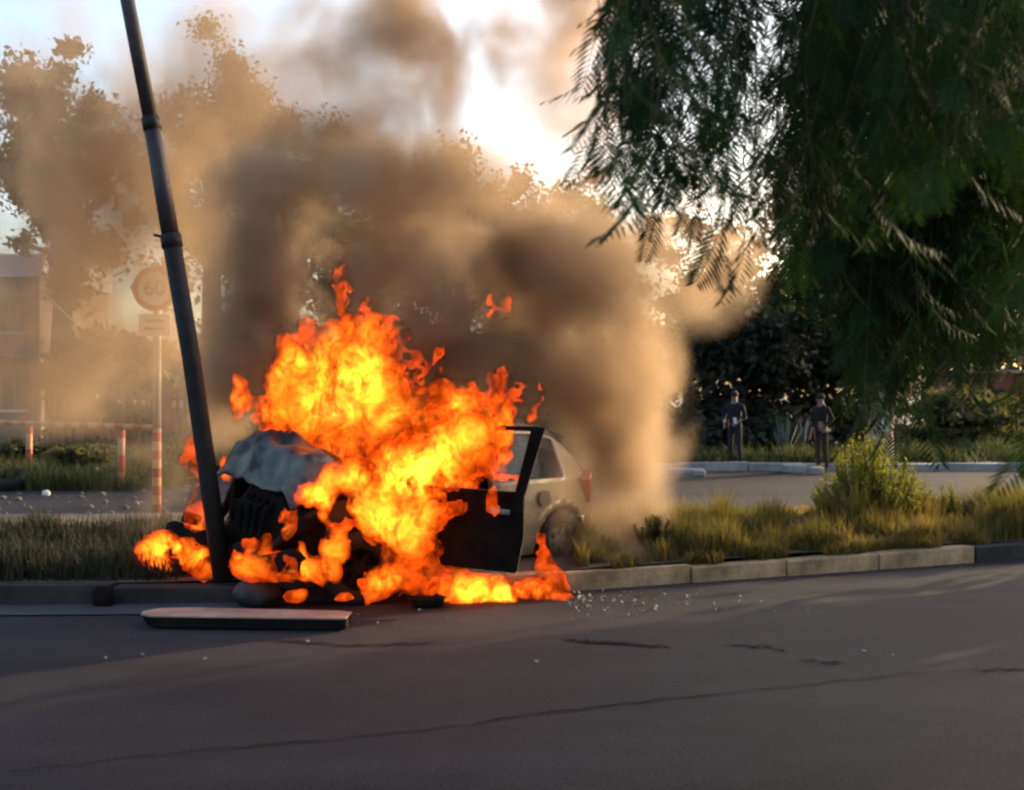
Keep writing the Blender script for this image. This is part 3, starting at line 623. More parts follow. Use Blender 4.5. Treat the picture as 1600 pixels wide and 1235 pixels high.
# ------------------------------------------------------------------ people
def person(loc, rz, label, group, joints, cols, name='person', phone=False):
    """one skinned body; joints: dict of name -> (pos, radius); returns the body object"""
    order = ['pelvis', 'waist', 'chest', 'neck', 'head', 'crown', 'shL', 'elL', 'wrL', 'shR', 'elR', 'wrR', 'hipL', 'knL', 'anL', 'toL', 'hipR', 'knR', 'anR', 'toR']
    par = {'waist': 'pelvis', 'chest': 'waist', 'neck': 'chest', 'head': 'neck', 'crown': 'head', 'shL': 'chest', 'elL': 'shL', 'wrL': 'elL', 'shR': 'chest', 'elR': 'shR', 'wrR': 'elR', 'hipL': 'pelvis', 'knL': 'hipL', 'anL': 'knL', 'toL': 'anL', 'hipR': 'pelvis', 'knR': 'hipR', 'anR': 'knR', 'toR': 'anR'}
    J = dict(joints)
    for s in 'LR':
        w = Vector(J['wr' + s][0]); e = Vector(J['el' + s][0]); u = (w - e).normalized(); side = u.cross(Vector((0, 1, 0.2))).normalized()
        J['pa' + s] = (w + u * 0.07, (0.034, 0.022)); par['pa' + s] = 'wr' + s; order.append('pa' + s)
        for k in range(4):
            b = w + u * 0.10 + side * (k - 1.5) * 0.018; l = (0.06, 0.075, 0.07, 0.055)[k]
            J['f%d' % k + s] = (b, (0.009, 0.009)); J['g%d' % k + s] = (b + u * l + Vector((0, 0.01, -0.012)), (0.007, 0.007))
            par['f%d' % k + s] = 'pa' + s; par['g%d' % k + s] = 'f%d' % k + s; order += ['f%d' % k + s, 'g%d' % k + s]
        J['th' + s] = (w + u * 0.06 - side * 0.05, (0.010, 0.010)); par['th' + s] = 'pa' + s; order.append('th' + s)
    idx = {n: i for i, n in enumerate(order)}
    me = bpy.data.meshes.new(name); me.from_pydata([tuple(J[n][0]) for n in order], [(idx[par[n]], idx[n]) for n in order if n in par], [])
    o = bpy.data.objects.new(name, me); COL.objects.link(o)
    sk = o.modifiers.new('skin', 'SKIN'); sk.use_smooth_shade = True
    for i, n in enumerate(order):
        r = J[n][1]; me.skin_vertices[0].data[i].radius = r if hasattr(r, '__len__') else (r, r)
    me.skin_vertices[0].data[0].use_root = True
    ss = o.modifiers.new('sub', 'SUBSURF'); ss.levels = 1; ss.render_levels = 1
    dg = bpy.context.evaluated_depsgraph_get(); m2 = bpy.data.meshes.new_from_object(o.evaluated_get(dg))
    o.modifiers.clear(); o.data = m2; m2.materials.clear()
    for c in cols: m2.materials.append(c)
    neck = J['neck'][0][2]; waist = J['waist'][0][2] - 0.04; ank = 0.11
    wr = [Vector(J['wr' + s][0]) for s in 'LR']
    for p in m2.polygons:
        c = p.center; k = 1
        if c.z > neck - 0.01 or min((c - w).length for w in wr) < 0.15 and c.z < neck and any((c - w).dot(w - Vector(J['el' + s][0])) > 0 for w, s in zip(wr, 'LR')): k = 0
        elif c.z < ank: k = 3
        elif c.z < waist and min((c - w).length for w in wr) > 0.2: k = 2
        p.material_index = k; p.use_smooth = True
    hc = Vector(J['head'][0])
    MB().blob(hc + Vector((0.0, 0.012, 0.055)), (0.085, 0.098, 0.085), 2, 0.05).build('hair', mat('hair', (0.012, 0.009, 0.007), 0.8), o, True)
    for sx in (-1, 1): MB().blob(hc + Vector((sx * 0.032, -0.088, 0.015)), (0.011, 0.008, 0.008), 1, 0).build('eye', mat('eye', (0.03, 0.02, 0.02), 0.3), o)
    MB().blob(hc + Vector((0, -0.10, -0.012)), (0.012, 0.018, 0.02), 1, 0).build('nose', cols[0], o, True)
    if phone: MB().box(wr[0] + Vector((0, -0.11, 0.05)), (0.075, 0.01, 0.14), (0.3, 0, 0), 0.003).build('held_phone', mat('pale_phone', (0.6, 0.6, 0.62), 0.8), o)  # the phone in the hand, a small pale box
    o.location = loc; o.rotation_euler = (0, 0, rz)
    return tag(o, label, 'person', group)
skin = mat('skin', (0.22, 0.11, 0.075), 0.6, var=0.1); navy = mat('navy_cloth', (0.006, 0.006, 0.010), 0.95); black = mat('black_cloth', (0.006, 0.0055, 0.0055), 0.9)
jean = mat('dark_denim', (0.018, 0.017, 0.026), 0.95); brown = mat('brown_trousers', (0.045, 0.025, 0.017), 0.95); shoe = mat('shoe', (0.02, 0.018, 0.018), 0.7)
J1 = {'pelvis': ((0, 0, 0.94), (0.15, 0.11)), 'waist': ((0, 0, 1.08), (0.145, 0.10)), 'chest': ((0, -0.01, 1.32), (0.175, 0.12)), 'neck': ((0, -0.01, 1.48), 0.055), 'head': ((0, -0.02, 1.60), (0.078, 0.092)), 'crown': ((0, -0.01, 1.68), (0.06, 0.07)),
      'shL': ((0.19, 0, 1.40), 0.062), 'elL': ((0.27, -0.04, 1.12), 0.047), 'wrL': ((0.16, -0.24, 1.02), 0.03), 'shR': ((-0.19, 0, 1.40), 0.062), 'elR': ((-0.29, 0.05, 1.14), 0.047), 'wrR': ((-0.18, -0.16, 0.98), 0.03),
      'hipL': ((0.10, 0, 0.86), 0.095), 'knL': ((0.12, -0.03, 0.49), 0.066), 'anL': ((0.13, 0.03, 0.09), 0.045), 'toL': ((0.15, -0.15, 0.035), (0.042, 0.03)),
      'hipR': ((-0.10, 0, 0.86), 0.095), 'knR': ((-0.10, 0.0, 0.49), 0.066), 'anR': ((-0.11, 0.04, 0.09), 0.045), 'toR': ((-0.13, -0.14, 0.035), (0.042, 0.03))}
J2 = dict(J1); J2.update({'elL': ((0.30, 0.06, 1.16), 0.047), 'wrL': ((0.16, -0.06, 1.02), 0.03), 'elR': ((-0.24, 0.02, 1.10), 0.047), 'wrR': ((-0.25, -0.06, 0.84), 0.03), 'knL': ((0.06, 0.05, 0.5), 0.066), 'anL': ((0.03, 0.16, 0.10), 0.045), 'toL': ((0.05, 0.0, 0.035), (0.042, 0.03))})
person(((1148 - 800) / F * 25.3, 25.3, 0.06), R(-35), 'standing person in dark navy top and dark jeans, bent arms, holding something pale', 'people standing at the far kerb', J1, [skin, navy, jean, shoe], phone=True)
person(((1283 - 800) / F * 24.7, 24.7, 0.0), R(-60), 'thin person in black top and brown trousers standing behind the yellow weed', 'people standing at the far kerb', J2, [skin, black, brown, shoe])

# ------------------------------------------------------------------ the cars
def car_mats(burnt):
    if not burnt: return mat('white_paint', (0.62, 0.64, 0.70), 0.35, 0.0, var=0.03, coat=0.4)
    m = bpy.data.materials.new('scorched_paint'); m.use_nodes = True; n, l = nt(m); b = n['Principled BSDF']
    tc = n.new('ShaderNodeTexCoord'); sx = n.new('ShaderNodeSeparateXYZ'); l.new(tc.outputs['Object'], sx.inputs[0])
    nz = n.new('ShaderNodeTexNoise'); nz.inputs['Scale'].default_value = 2.6; nz.inputs['Detail'].default_value = 8; nz.inputs['Roughness'].default_value = 0.7
    l.new(tc.outputs['Object'], nz.inputs['Vector'])
    a = n.new('ShaderNodeMath'); a.operation = 'MULTIPLY_ADD'; a.inputs[1].default_value = 1.6; l.new(nz.outputs[0], a.inputs[0]); l.new(sx.outputs[0], a.inputs[2])
    mr = n.new('ShaderNodeMapRange'); mr.inputs[1].default_value = 2.7; mr.inputs[2].default_value = 3.7; l.new(a.outputs[0], mr.inputs[0])
    rust = n.new('ShaderNodeValToRGB'); rust.color_ramp.elements[0].color = (0.005, 0.004, 0.004, 1); rust.color_ramp.elements[1].color = (0.025, 0.015, 0.010, 1)
    rust.color_ramp.elements[0].position = .4; rust.color_ramp.elements[1].position = .75
    n2 = n.new('ShaderNodeTexNoise'); n2.inputs['Scale'].default_value = 9; n2.inputs['Detail'].default_value = 6; l.new(tc.outputs['Object'], n2.inputs['Vector']); l.new(n2.outputs[0], rust.inputs[0])
    mx = n.new('ShaderNodeMixRGB'); mx.inputs[2].default_value = (0.42, 0.34, 0.24, 1); l.new(mr.outputs[0], mx.inputs[0]); l.new(rust.outputs[0], mx.inputs[1])
    l.new(mx.outputs[0], b.inputs['Base Color'])
    rg = n.new('ShaderNodeMapRange'); rg.inputs[3].default_value = 0.85; rg.inputs[4].default_value = 0.22; l.new(mr.outputs[0], rg.inputs[0]); l.new(rg.outputs[0], b.inputs['Roughness'])
    mt_ = n.new('ShaderNodeMath'); mt_.operation = 'MULTIPLY'; mt_.inputs[1].default_value = 0.6; l.new(mr.outputs[0], mt_.inputs[0]); l.new(mt_.outputs[0], b.inputs['Metallic'])
    return m
LEN, WB, FO = 3.72, 2.38, 0.76        # length, wheelbase, front overhang (local x runs from nose to tail; y>0 is the car's left)
XS = [0, .06, .2, .6, 1.0, 1.12, 1.45, 1.8, 2.2, 2.9, 3.25, 3.5, 3.64, LEN]
ZR = [.60, .74, .82, .90, .95, .98, 1.20, 1.38, 1.45, 1.43, 1.34, 1.10, .90, .70]
WD = [.58, .68, .76, .81, .82, .82, .825, .83, .83, .82, .80, .77, .73, .64]
ARCHES = [(FO, 0.30, 0.36), (FO + WB, 0.30, 0.355)]
def body_grid(nx=94):
    x = np.linspace(0, LEN, nx); zr = np.interp(x, XS, ZR); w = np.interp(x, XS, WD)
    zr = np.convolve(np.pad(zr, 2, 'edge'), [.15, .2, .3, .2, .15], 'valid'); w = np.convolve(np.pad(w, 2, 'edge'), [.15, .2, .3, .2, .15], 'valid')
    rows = []
    for xi, z_, w_ in zip(x, zr, w):
        belt = min(0.92, z_ - 0.06); gh = z_ - belt; inn = 0.10 + 0.30 * gh
        pts = [(w_ - 0.06, 0.20), (w_ - 0.02, 0.32), (w_, 0.52), (w_ - 0.01, 0.72), (w_ - 0.035, belt), (w_ - inn, belt + gh * 0.78), (w_ - inn - 0.10, z_ - 0.012), (w_ * 0.3, z_ + 0.015), (0, z_ + 0.02)]
        seg = [6, 5, 5, 5, 9, 4, 5, 4]; r = []
        for k in range(8):
            for s in range(seg[k]):
                t = s / seg[k]; r.append((pts[k][0] * (1 - t) + pts[k + 1][0] * t, pts[k][1] * (1 - t) + pts[k + 1][1] * t))
        r.append(pts[-1]); rows.append(r)
    A = np.array(rows)                       # nx, nv, 2
    return x, A
BELT_V, ROOF_V = 21, 30
def build_car(root, burnt):
    paint = car_mats(burnt); x, A = body_grid(); nx, nv = A.shape[:2]
    dark = M['soot_metal'] if burnt else mat('trim_black', (0.02, 0.02, 0.02), 0.5)
    glass = bpy.data.materials.new('car_glass'); glass.use_nodes = True; gb = glass.node_tree.nodes['Principled BSDF']
    gb.inputs['Base Color'].default_value = (0.03, 0.03, 0.03, 1); gb.inputs['Roughness'].default_value = 0.12; gb.inputs['Alpha'].default_value = 0.55
    V, idx = [], {}
    for side in (1, -1):
        for i in range(nx):
            for j in range(nv):
                px_, py_, pz_ = x[i], A[i, j, 0] * side, A[i, j, 1]
                if j < BELT_V:
                    for ax, az, ar in ARCHES:
                        q = math.hypot(px_ - ax, pz_ - az)
                        if abs(q - ar) < 0.028 and pz_ > 0.21:
                            px_ = ax + (px_ - ax) * ar / q; pz_ = az + (pz_ - az) * ar / q; py_ += 0.012 * side
                idx[side, i, j] = len(V); V.append((px_, py_, pz_))
    body_f, side_w, other_w = [], {}, []
    def cls(xc, zc, j, side):
        if j < BELT_V and any(math.hypot(xc - ax, zc - az) < ar for ax, az, ar in ARCHES): return None
        if burnt:
            if side > 0 and 1.12 < xc < 2.18 and zc > 0.25 and j < ROOF_V: return None       # the open door
            if xc < 1.05 and j >= BELT_V + 1: return None                                       # bonnet opening
            if xc < 0.42 and zc > 0.45: return None
            if xc < 0.34 and side < 0: return None
        zr_ = np.interp(xc, XS, ZR)
        if BELT_V <= j < ROOF_V:
            if 2.26 < xc < 3.16 and zc < zr_ - 0.10: return ('w', side, 'rear')
            if 1.32 + (zc - .9) * .5 < xc < 2.12 and zc < zr_ - 0.10: return None if burnt else ('w', side, 'front')
        if j >= ROOF_V + 1:
            if 1.14 < xc < 1.72: return None if burnt else ('w', 0, 'screen')
            if 3.24 < xc < 3.50: return ('w', 0, 'hatch')
        return 'b'
    wins = {}
    for side in (1, -1):
        for i in range(nx - 1):
            for j in range(nv - 1):
                q = [idx[side, i, j], idx[side, i + 1, j], idx[side, i + 1, j + 1], idx[side, i, j + 1]]
                if side < 0: q = q[::-1]
                xc = sum(V[k][0] for k in q) / 4; zc = sum(V[k][2] for k in q) / 4
                c = cls(xc, zc, j, side)
                if c == 'b': body_f.append(q)
                elif c: wins.setdefault(c, []).append(q)
    # tail and nose panels
    for i, fl in ((0, 1), (nx - 1, 0)):
        if i == 0 and burnt: continue
        ring = [idx[1, i, j] for j in range(nv)] + [idx[-1, i, j] for j in range(nv - 2, -1, -1)]
        body_f.append(ring if fl else ring[::-1])
    def sub(faces, off=0.0):
        used = sorted({k for f in faces for k in f}); mp = {k: i for i, k in enumerate(used)}
        return [V[k] for k in used], [[mp[k] for k in f] for f in faces]
    v, f = sub(body_f); o = link('body', new_mesh('body', v, f, paint, True), root)
    bm = bmesh.new(); bm.from_mesh(o.data); bmesh.ops.remove_doubles(bm, verts=bm.verts, dist=1e-4)
    bmesh.ops.recalc_face_normals(bm, faces=bm.faces)
    if burnt:      # the heat has buckled the shell and the nose is crushed against the pole
        for q in bm.verts:
            a = np.array([q.co[:]]) ; k = max(0, 1 - q.co.x / 1.9); nn = fbm(a * 5, 3)[0] - .5
            q.co += Vector((nn * 0.16 * k + (0.20 if q.co.y < -0.1 else 0.03) * max(0, .55 - q.co.x), (fbm(a * 4 + 9, 3)[0] - .5) * 0.12 * k, (fbm(a * 4 + 5, 3)[0] - .5) * 0.14 * k))
    bm.to_mesh(o.data); bm.free(); o.data.polygons.foreach_set('use_smooth', [True] * len(o.data.polygons))
    so = o.modifiers.new('thick', 'SOLIDIFY'); so.thickness = 0.02; so.offset = -1
    for (w_, side, nm), fs in wins.items():
        v, f = sub(fs); v = [(a * 1.0, b * 0.985, c - 0.004) for a, b, c in v]
        link('window' if nm in ('front', 'rear') else ('windscreen' if nm == 'screen' else 'rear_window'), new_mesh('window', v, f, glass, True), root)
    # floor pan
    MB().box((LEN / 2, 0, 0.26), (LEN - 0.5, 1.36, 0.05)).build('floor_pan', dark, root)
    # rear bumper, tail lights, handle, filler
    bump = MB()
    ys = np.linspace(-0.80, 0.80, 17); prof = [(-0.02, 0.28), (0.06, 0.30), (0.085, 0.40), (0.07, 0.52), (-0.02, 0.55)]
    vv, ff = [], []
    for y in ys:
        xo = LEN - 0.02 - 0.40 * (abs(y) / 0.83) ** 5
        for a, b in prof: vv.append((xo + a, y, b))
    for i in range(16):
        for k in range(4): ff.append((i * 5 + k, (i + 1) * 5 + k, (i + 1) * 5 + k + 1, i * 5 + k + 1))
    bump.add(vv, ff).build('rear_bumper', paint, root, True).modifiers.new('s', 'SOLIDIFY').thickness = 0.03
    red = mat('tail_lens', (0.45, 0.02, 0.015), 0.12, coat=1.0, var=0.05)
    for s in (1, -1):
        MB().box((LEN - 0.165, s * 0.715, 0.80), (0.17, 0.12, 0.30), (0, -0.42, s * -0.55), 0.035).build('tail_light', red, root, True)
    MB().lathe([(0, 0), (0.075, 0), (0.075, 0.008), (0, 0.008)], 20, Matrix.Translation((2.85, 0.835, 0.74)) @ Matrix.Rotation(R(-90), 4, 'X')).build('fuel_flap', paint, root)
    MB().box((LEN - 0.33, 0, 1.30), (0.26, 0.9, 0.02), (0, 0.35, 0), 0.008).build('hatch_lip', paint, root)
    # wheels
    def wheel(xc, yc, steer=0, gone=False):
        sgn = 1 if yc > 0 else -1
        w = MB().lathe([(0.175, -0.085), (0.235, -0.095), (0.285, -0.085), (0.300, -0.06), (0.300, 0.06), (0.285, 0.085), (0.235, 0.095), (0.175, 0.085)], 36, Matrix.Rotation(R(-90 * sgn), 4, 'X'), True).build('wheel', M['rubber'], root, True)
        w.location = (xc, yc, 0.30); w.rotation_euler = (0, 0, steer)
        rm = MB(); Mx = Matrix.Rotation(R(-90 * sgn), 4, 'X')
        rm.lathe([(0.178, 0.075), (0.165, 0.075), (0.155, 0.03), (0.155, -0.07), (0.178, -0.07)], 30, Mx)
        rm.lathe([(0, 0.045), (0.04, 0.045), (0.05, 0.025), (0.05, 0.0), (0, 0.0)], 16, Mx)
        for k in range(6):
            a = k * math.pi / 3; rm.box((math.cos(a) * 0.10, sgn * 0.03, math.sin(a) * 0.10), (0.14, 0.022, 0.05), (0, -a, 0), 0.006)
        rm.lathe([(0, 0.0), (0.157, 0.0)], 24, Mx)
        rm.build('rim', M['soot_metal'] if (burnt and xc < 2) else M['steel'], w, False)
    wheel(FO, 0.76, R(24) if burnt else 0); wheel(FO + WB, 0.735)
    wheel(FO, -0.76, R(24) if burnt else 0); wheel(FO + WB, -0.735)
    # seats, dashboard
    for y in (0.36, -0.36):
        st = MB().box((1.95, y, 0.50), (0.5, 0.48, 0.16), None, 0.05).box((2.22, y, 0.82), (0.12, 0.46, 0.62), (0, 0.25, 0), 0.05).build('seat', dark, root)
        MB().box((2.30, y, 1.19), (0.08, 0.24, 0.14), (0, 0.2, 0), 0.03).build('headrest', dark, st)
    MB().box((2.95, 0, 0.78), (0.14, 1.2, 0.55), (0, 0.25, 0), 0.05).build('rear_bench', dark, root)
    MB().box((1.22, 0, 0.86), (0.34, 1.38, 0.2), (0, 0.1, 0), 0.05).build('dashboard', dark, root)
    tor = MB(); tor.tube([(1.48 + 0.08 * math.cos(a), 0.36 + 0.18 * math.sin(a), 0.92 + 0.16 * math.cos(a)) for a in np.linspace(0, 6.283, 25)], 0.014, 6).build('steering_wheel', dark, root)
    if not burnt:
        for s in (1, -1): MB().box((0.10, s * 0.60, 0.66), (0.12, 0.26, 0.14), (0, 0.5, -s * 0.5), 0.03).build('headlight', M['steel'], root)
        return
    # crumpled bonnet, tented up against the pole: two buckled halves of one sheet
    nxh, nyh = 34, 40; hv, hf = [], []
    for i in range(nxh):
        for j in range(nyh):
            s, t = i / (nxh - 1), j / (nyh - 1) * 2 - 1       # s: 0 nose .. 1 cowl, t: -1 right .. 1 left
            hx = 0.20 + s * 0.97; hy = t * (0.60 + 0.08 * s)
            ridge = math.exp(-((s - 0.30) / (0.32 if s < .3 else 0.46)) ** 2)
            hz = 0.97 + 0.35 * ridge * (1 - 0.48 * max(0, t)) - 0.30 * max(0, 0.22 - s) * 2.4 + 0.02 * s
            hz -= 0.10 * max(0, abs(t) - 0.75) * 4 * (0.4 + ridge)
            nz_ = fbm(np.array([[hx * 2.6, hy * 2.2, 1.3]]), 4)[0] - .5; cre = abs(fbm(np.array([[hx * 3.4, hy * 3.0, 7.7]]), 2)[0] - .5)
            hz += 0.16 * nz_ - 0.30 * cre * (0.4 + ridge); hx += 0.06 * nz_
            hv.append((hx, hy, hz))
    for i in range(nxh - 1):
        for j in range(nyh - 1): hf.append((i * nyh + j, (i + 1) * nyh + j, (i + 1) * nyh + j + 1, i * nyh + j + 1))
    ash = bpy.data.materials.new('ashen_paint'); ash.use_nodes = True; n, l = nt(ash); b = n['Principled BSDF']; tc = n.new('ShaderNodeTexCoord')
    nz = n.new('ShaderNodeTexNoise'); nz.inputs['Scale'].default_value = 3.0; nz.inputs['Detail'].default_value = 4; nz.inputs['Roughness'].default_value = .6; nz.inputs['Distortion'].default_value = 0.15
    l.new(tc.outputs['Object'], nz.inputs['Vector']); cr = n.new('ShaderNodeValToRGB'); e = cr.color_ramp.elements
    e[0].position = 0.42; e[0].color = (0.010, 0.010, 0.010, 1); e[1].position = 0.70; e[1].color = (0.17, 0.165, 0.135, 1); q = e.new(0.48); q.color = (0.06, 0.06, 0.05, 1)
    l.new(nz.outputs[0], cr.inputs[0]); l.new(cr.outputs[0], b.inputs['Base Color']); b.inputs['Roughness'].default_value = 0.5; b.inputs['Metallic'].default_value = 0.15
    h = link('bonnet', new_mesh('bonnet', hv, hf, ash, True), root); h.modifiers.new('s', 'SOLIDIFY').thickness = 0.014
    h['label'] = 'crumpled ash grey bonnet, buckled upwards'
    # engine bay
    eng = MB().box((0.55, 0.05, 0.62), (0.46, 0.62, 0.42), (0, 0.06, 0.1), 0.05).box((0.55, 0.02, 0.86), (0.30, 0.44, 0.08), (0, .1, .1), 0.02)
    for k in range(4): eng.tube([(0.36, -0.18 + k * 0.12, 0.78), (0.22, -0.18 + k * 0.12, 0.70), (0.20, -0.16 + k * 0.11, 0.5)], 0.03, 8)
    eng.build('engine', M['soot_metal'], root)
    MB().box((1.10, 0, 0.66), (0.05, 1.36, 0.62), (0, .1, 0), .02).build('bulkhead', M['soot_metal'], root)
    for s_ in (1, -1): MB().box((0.74, s_ * 0.60, 0.70), (0.72, 0.05, 0.44), (0.08 * s_, .05, .05 * s_), .02).build('inner_wing', M['soot_metal'], root)
    MB().box((0.75, -0.48, 0.70), (0.26, 0.2, 0.22), (0, 0, .2), .02).build('battery', M['soot_metal'], root)
    MB().box((0.36, 0.15, 0.55), (0.06, 0.9, 0.40), (0, -0.25, -0.22), 0.015).build('radiator', M['soot_metal'], root)
    MB().tube([(0.85, .5, .9), (0.5, .62, .8), (0.25, .55, .62), (0.2, .3, .4)], 0.03, 8).tube([(0.9, -.2, .85), (0.55, -.35, .95), (0.3, -.3, .7)], 0.025, 8).build('hose', M['rubber'], root, True)
    # front bumper: bent round the pole, one end torn forward
    vv, ff = [], []
    for k in range(21):
        y = 0.86 - k * 0.086; xo = 0.04 + 0.34 * math.exp(-((y + 0.26) / 0.20) ** 2) - 0.12 * max(0, -y - 0.6) * 3 + 0.10 * (y / .86) ** 4 * (y > 0)
        for a, b in ((0.05, 0.30), (-0.02, 0.31), (-0.04, 0.38), (-0.02, 0.44), (0.05, 0.46)): vv.append((xo + a, y, b + 0.03 * math.sin(k)))
    for i in range(20):
        for k in range(4): ff.append((i * 5 + k, (i + 1) * 5 + k, (i + 1) * 5 + k + 1, i * 5 + k + 1))
    qq = np.array(vv); qq += 0.045 * (np.stack([fbm(qq * 5 + o_, 3) for o_ in (1.7, 9.2, 17.3)], 1) - 0.5) * 2; vv = qq
    MB().add(vv, ff).build('front_bumper', M['soot_metal'], root, True).modifiers.new('s', 'SOLIDIFY').thickness = 0.025
    MB().box((0.10, -0.76, 0.50), (0.16, 0.16, 0.10), (0.2, 0.3, 0.5), 0.03).build('headlight', M['soot_metal'], root)
    MB().box((0.30, 0.56, 0.66), (0.14, 0.20, 0.12), (0, 0.3, -0.4), 0.03).build('headlight', M['soot_metal'], root)
    # pillars the window cut-outs leave open
    for s in (1, -1):
        MB().tube([(1.10, s * .72, .95), (1.50, s * .66, 1.22), (1.80, s * .60, 1.385)], 0.032, 8).build('windscreen_pillar', M['soot_metal'], root, True)
    # the open front door, swung forward about its hinge
    d = empty('door', (1.12, 0.80, 0.09)); d.parent = root; d.rotation_euler = (0, 0, R(57)); d['label'] = 'open front door, burnt black, its window gone'
    DL = 1.05; out = [(0.0, 0.30), (0.04, 0.24), (DL - 0.02, 0.24), (DL + 0.02, 0.55), (DL, 0.90), (0.0, 0.88), (-0.03, 0.6)]
    bm = bmesh.new(); fs = []
    for y in (0.03, -0.045): fs.append([bm.verts.new((a, y - 0.03 * abs((b - .55)) , b)) for a, b in out])
    bm.faces.new(fs[0]); bm.faces.new(fs[1][::-1])
    for k in range(len(out)): bm.faces.new((fs[0][k], fs[1][k], fs[1][(k + 1) % 7], fs[0][(k + 1) % 7]))
    bmesh.ops.recalc_face_normals(bm, faces=bm.faces); bmesh.ops.bevel(bm, geom=list(bm.edges), offset=0.012, segments=2, affect='EDGES')
    me = bpy.data.meshes.new('door_skin'); bm.to_mesh(me); bm.free(); me.materials.append(M['soot_metal']); link('door_skin', me, d)
    fr = MB(); w0 = [(0.02, -.01, .88), (0.30, -.06, 1.10), (0.66, -.13, 1.36), (0.80, -.145, 1.40), (DL + 0.06, -.15, 1.415)]
    fr.tube(w0, 0.020, 6); fr.v = fr.v
    fr.build('window_frame', M['soot_metal'], d)
    qv = [(DL - .08, -.02, .88), (DL + .005, -.02, .88), (DL + .115, -.15, 1.43), (DL + .005, -.15, 1.43)]
    vv = [(a, b + .018, c) for a, b, c in qv] + [(a, b - .018, c) for a, b, c in qv]
    MB().add(vv, [(0, 1, 2, 3), (7, 6, 5, 4), (0, 4, 5, 1), (1, 5, 6, 2), (2, 6, 7, 3), (3, 7, 4, 0)]).build('rear_post', M['soot_metal'], d)
    MB().box((DL - 0.18, 0.055, 0.74), (0.17, 0.035, 0.045), None, 0.012).build('handle', M['steel'], d)
    mi = MB().blob((0.16, 0.16, 0.92), (0.05, 0.10, 0.07), 2, 0.08).tube([(0.12, 0.02, 0.88), (0.15, 0.1, 0.9)], 0.018, 6).build('side_mirror', M['soot_metal'], d, True)

# placement of the burning car: local origin = nose centre; front-left wheel near (-1.26, 9.15), rear-left near (0.50, 10.8)
fl = Vector((-1.27, 9.12, 0.0)); rl = Vector((0.42, 10.80, 0.0)); ax = (rl - fl).normalized(); lf = Vector((ax.y, -ax.x, 0))   # ax: nose -> tail
yaw = math.atan2(ax.y, ax.x)
# local x = ax, local y must be the car's left = towards the camera; mirrored frame avoided: left of a car whose nose points along -ax is -lf rotated, so use y -> -n
nrm = Vector((-ax.y, ax.x, 0))           # local +y for a proper rotation points away from the camera
car = empty('burning_car', (0, 0, 0), 0, 'burning pale hatchback crashed against the pole, bonnet crumpled, one front door open', 'car')
build_car(car, True)
# the builder puts the car's left at +y: flip all parts across y so that the left side faces the camera
def mirror_y(o):
    if o.type == 'MESH':
        q = np.empty(len(o.data.vertices) * 3, np.float32); o.data.vertices.foreach_get('co', q); q = q.reshape(-1, 3); q[:, 1] *= -1
        o.data.vertices.foreach_set('co', q.ravel()); o.data.flip_normals()
    o.location.y *= -1; o.rotation_euler = (-o.rotation_euler.x, o.rotation_euler.y, -o.rotation_euler.z)
    for c in o.children: mirror_y(c)
for c in car.children: mirror_y(c)
roll = math.atan2(0.13, 1.5)
# roll: far (right) side lifted on the median
Mcar = Matrix.Rotation(yaw, 4, 'Z') @ Matrix.Rotation(roll, 4, 'X')
contact = Mcar @ Vector((FO, -0.76, 0.0)); car.matrix_world = Matrix.Translation(fl - contact) @ Mcar
bpy.context.view_layer.update()

pc = empty('parked_car', ((1548 - 800) / F * 42, 42.0, 0.10), R(8), 'white car parked beyond the low grey green bush at the right edge', 'car')
build_car(pc, False)
def brick_wall():
    t = empty('brick_house', ((1640 - 800) / F * 47, 47, 0), 0, 'red brick house behind the parked white car at the right edge', 'house')
    mt = mat('brick_red', (0.20, 0.075, 0.05), 0.9, var=0.2, scale=3)
    MB().box((0, 2, 1.3), (7.5, 4, 2.6)).build('wall', mt, t); MB().box((0, 2, 2.68), (8, 4.6, 0.14)).build('roof_edge', M['concrete'], t)
    for k in range(3):
        w = MB().box((-2.4 + k * 2.2, -0.04, 1.5), (1.0, 0.06, 0.9)).build('window', bpy.data.materials['window_dark'], t)
        MB().box((-2.4 + k * 2.2, -0.08, 1.02), (1.2, 0.14, 0.07)).build('sill', M['concrete'], w)
brick_wall()

# ------------------------------------------------------------------ debris on the near road
def slab():
    """long panel lying on the road, light put into its top colour, rounded left end"""
    x0 = (230 - 800) / F * 8.45; x1 = (545 - 800) / F * 8.2
    L = x1 - x0; poly = [(0, 0.17), (0.03, 0.06), (0.12, 0.0), (L - 0.03, -0.02), (L, 0.0), (L, 0.22), (L - .1, 0.26), (0.3, 0.33), (0.08, 0.28)]
    t = empty('fallen_panel', (x0, 8.15, 0.0), R(-3), 'long flat panel lying on the road below the pole, light put into its top colour', 'panel')
    bm = bmesh.new(); lo = [bm.verts.new((x + (0.05 if x < .2 else 0), y, 0.008)) for x, y in poly]; hi = [bm.verts.new((x, y, 0.085)) for x, y in poly]
    bm.faces.new(lo[::-1]); bm.faces.new(hi); n = len(poly)
    for k in range(n): bm.faces.new((lo[k], lo[(k + 1) % n], hi[(k + 1) % n], hi[k]))
    bmesh.ops.recalc_face_normals(bm, faces=bm.faces); bmesh.ops.bevel(bm, geom=list(bm.edges), offset=0.008, segments=2, affect='EDGES')
    me = bpy.data.meshes.new('core'); bm.to_mesh(me); bm.free(); me.materials.append(M['soot_metal']); link('core', me, t)
    MB().prism([(x * 1.0, y) for x, y in poly], 0.0855, 0.096).build('top_skin', mat('panel_top_lit', (0.34, 0.23, 0.18), 0.55, var=0.35, scale=3), t)  # pinkish light falling on the top is painted into this colour
slab()
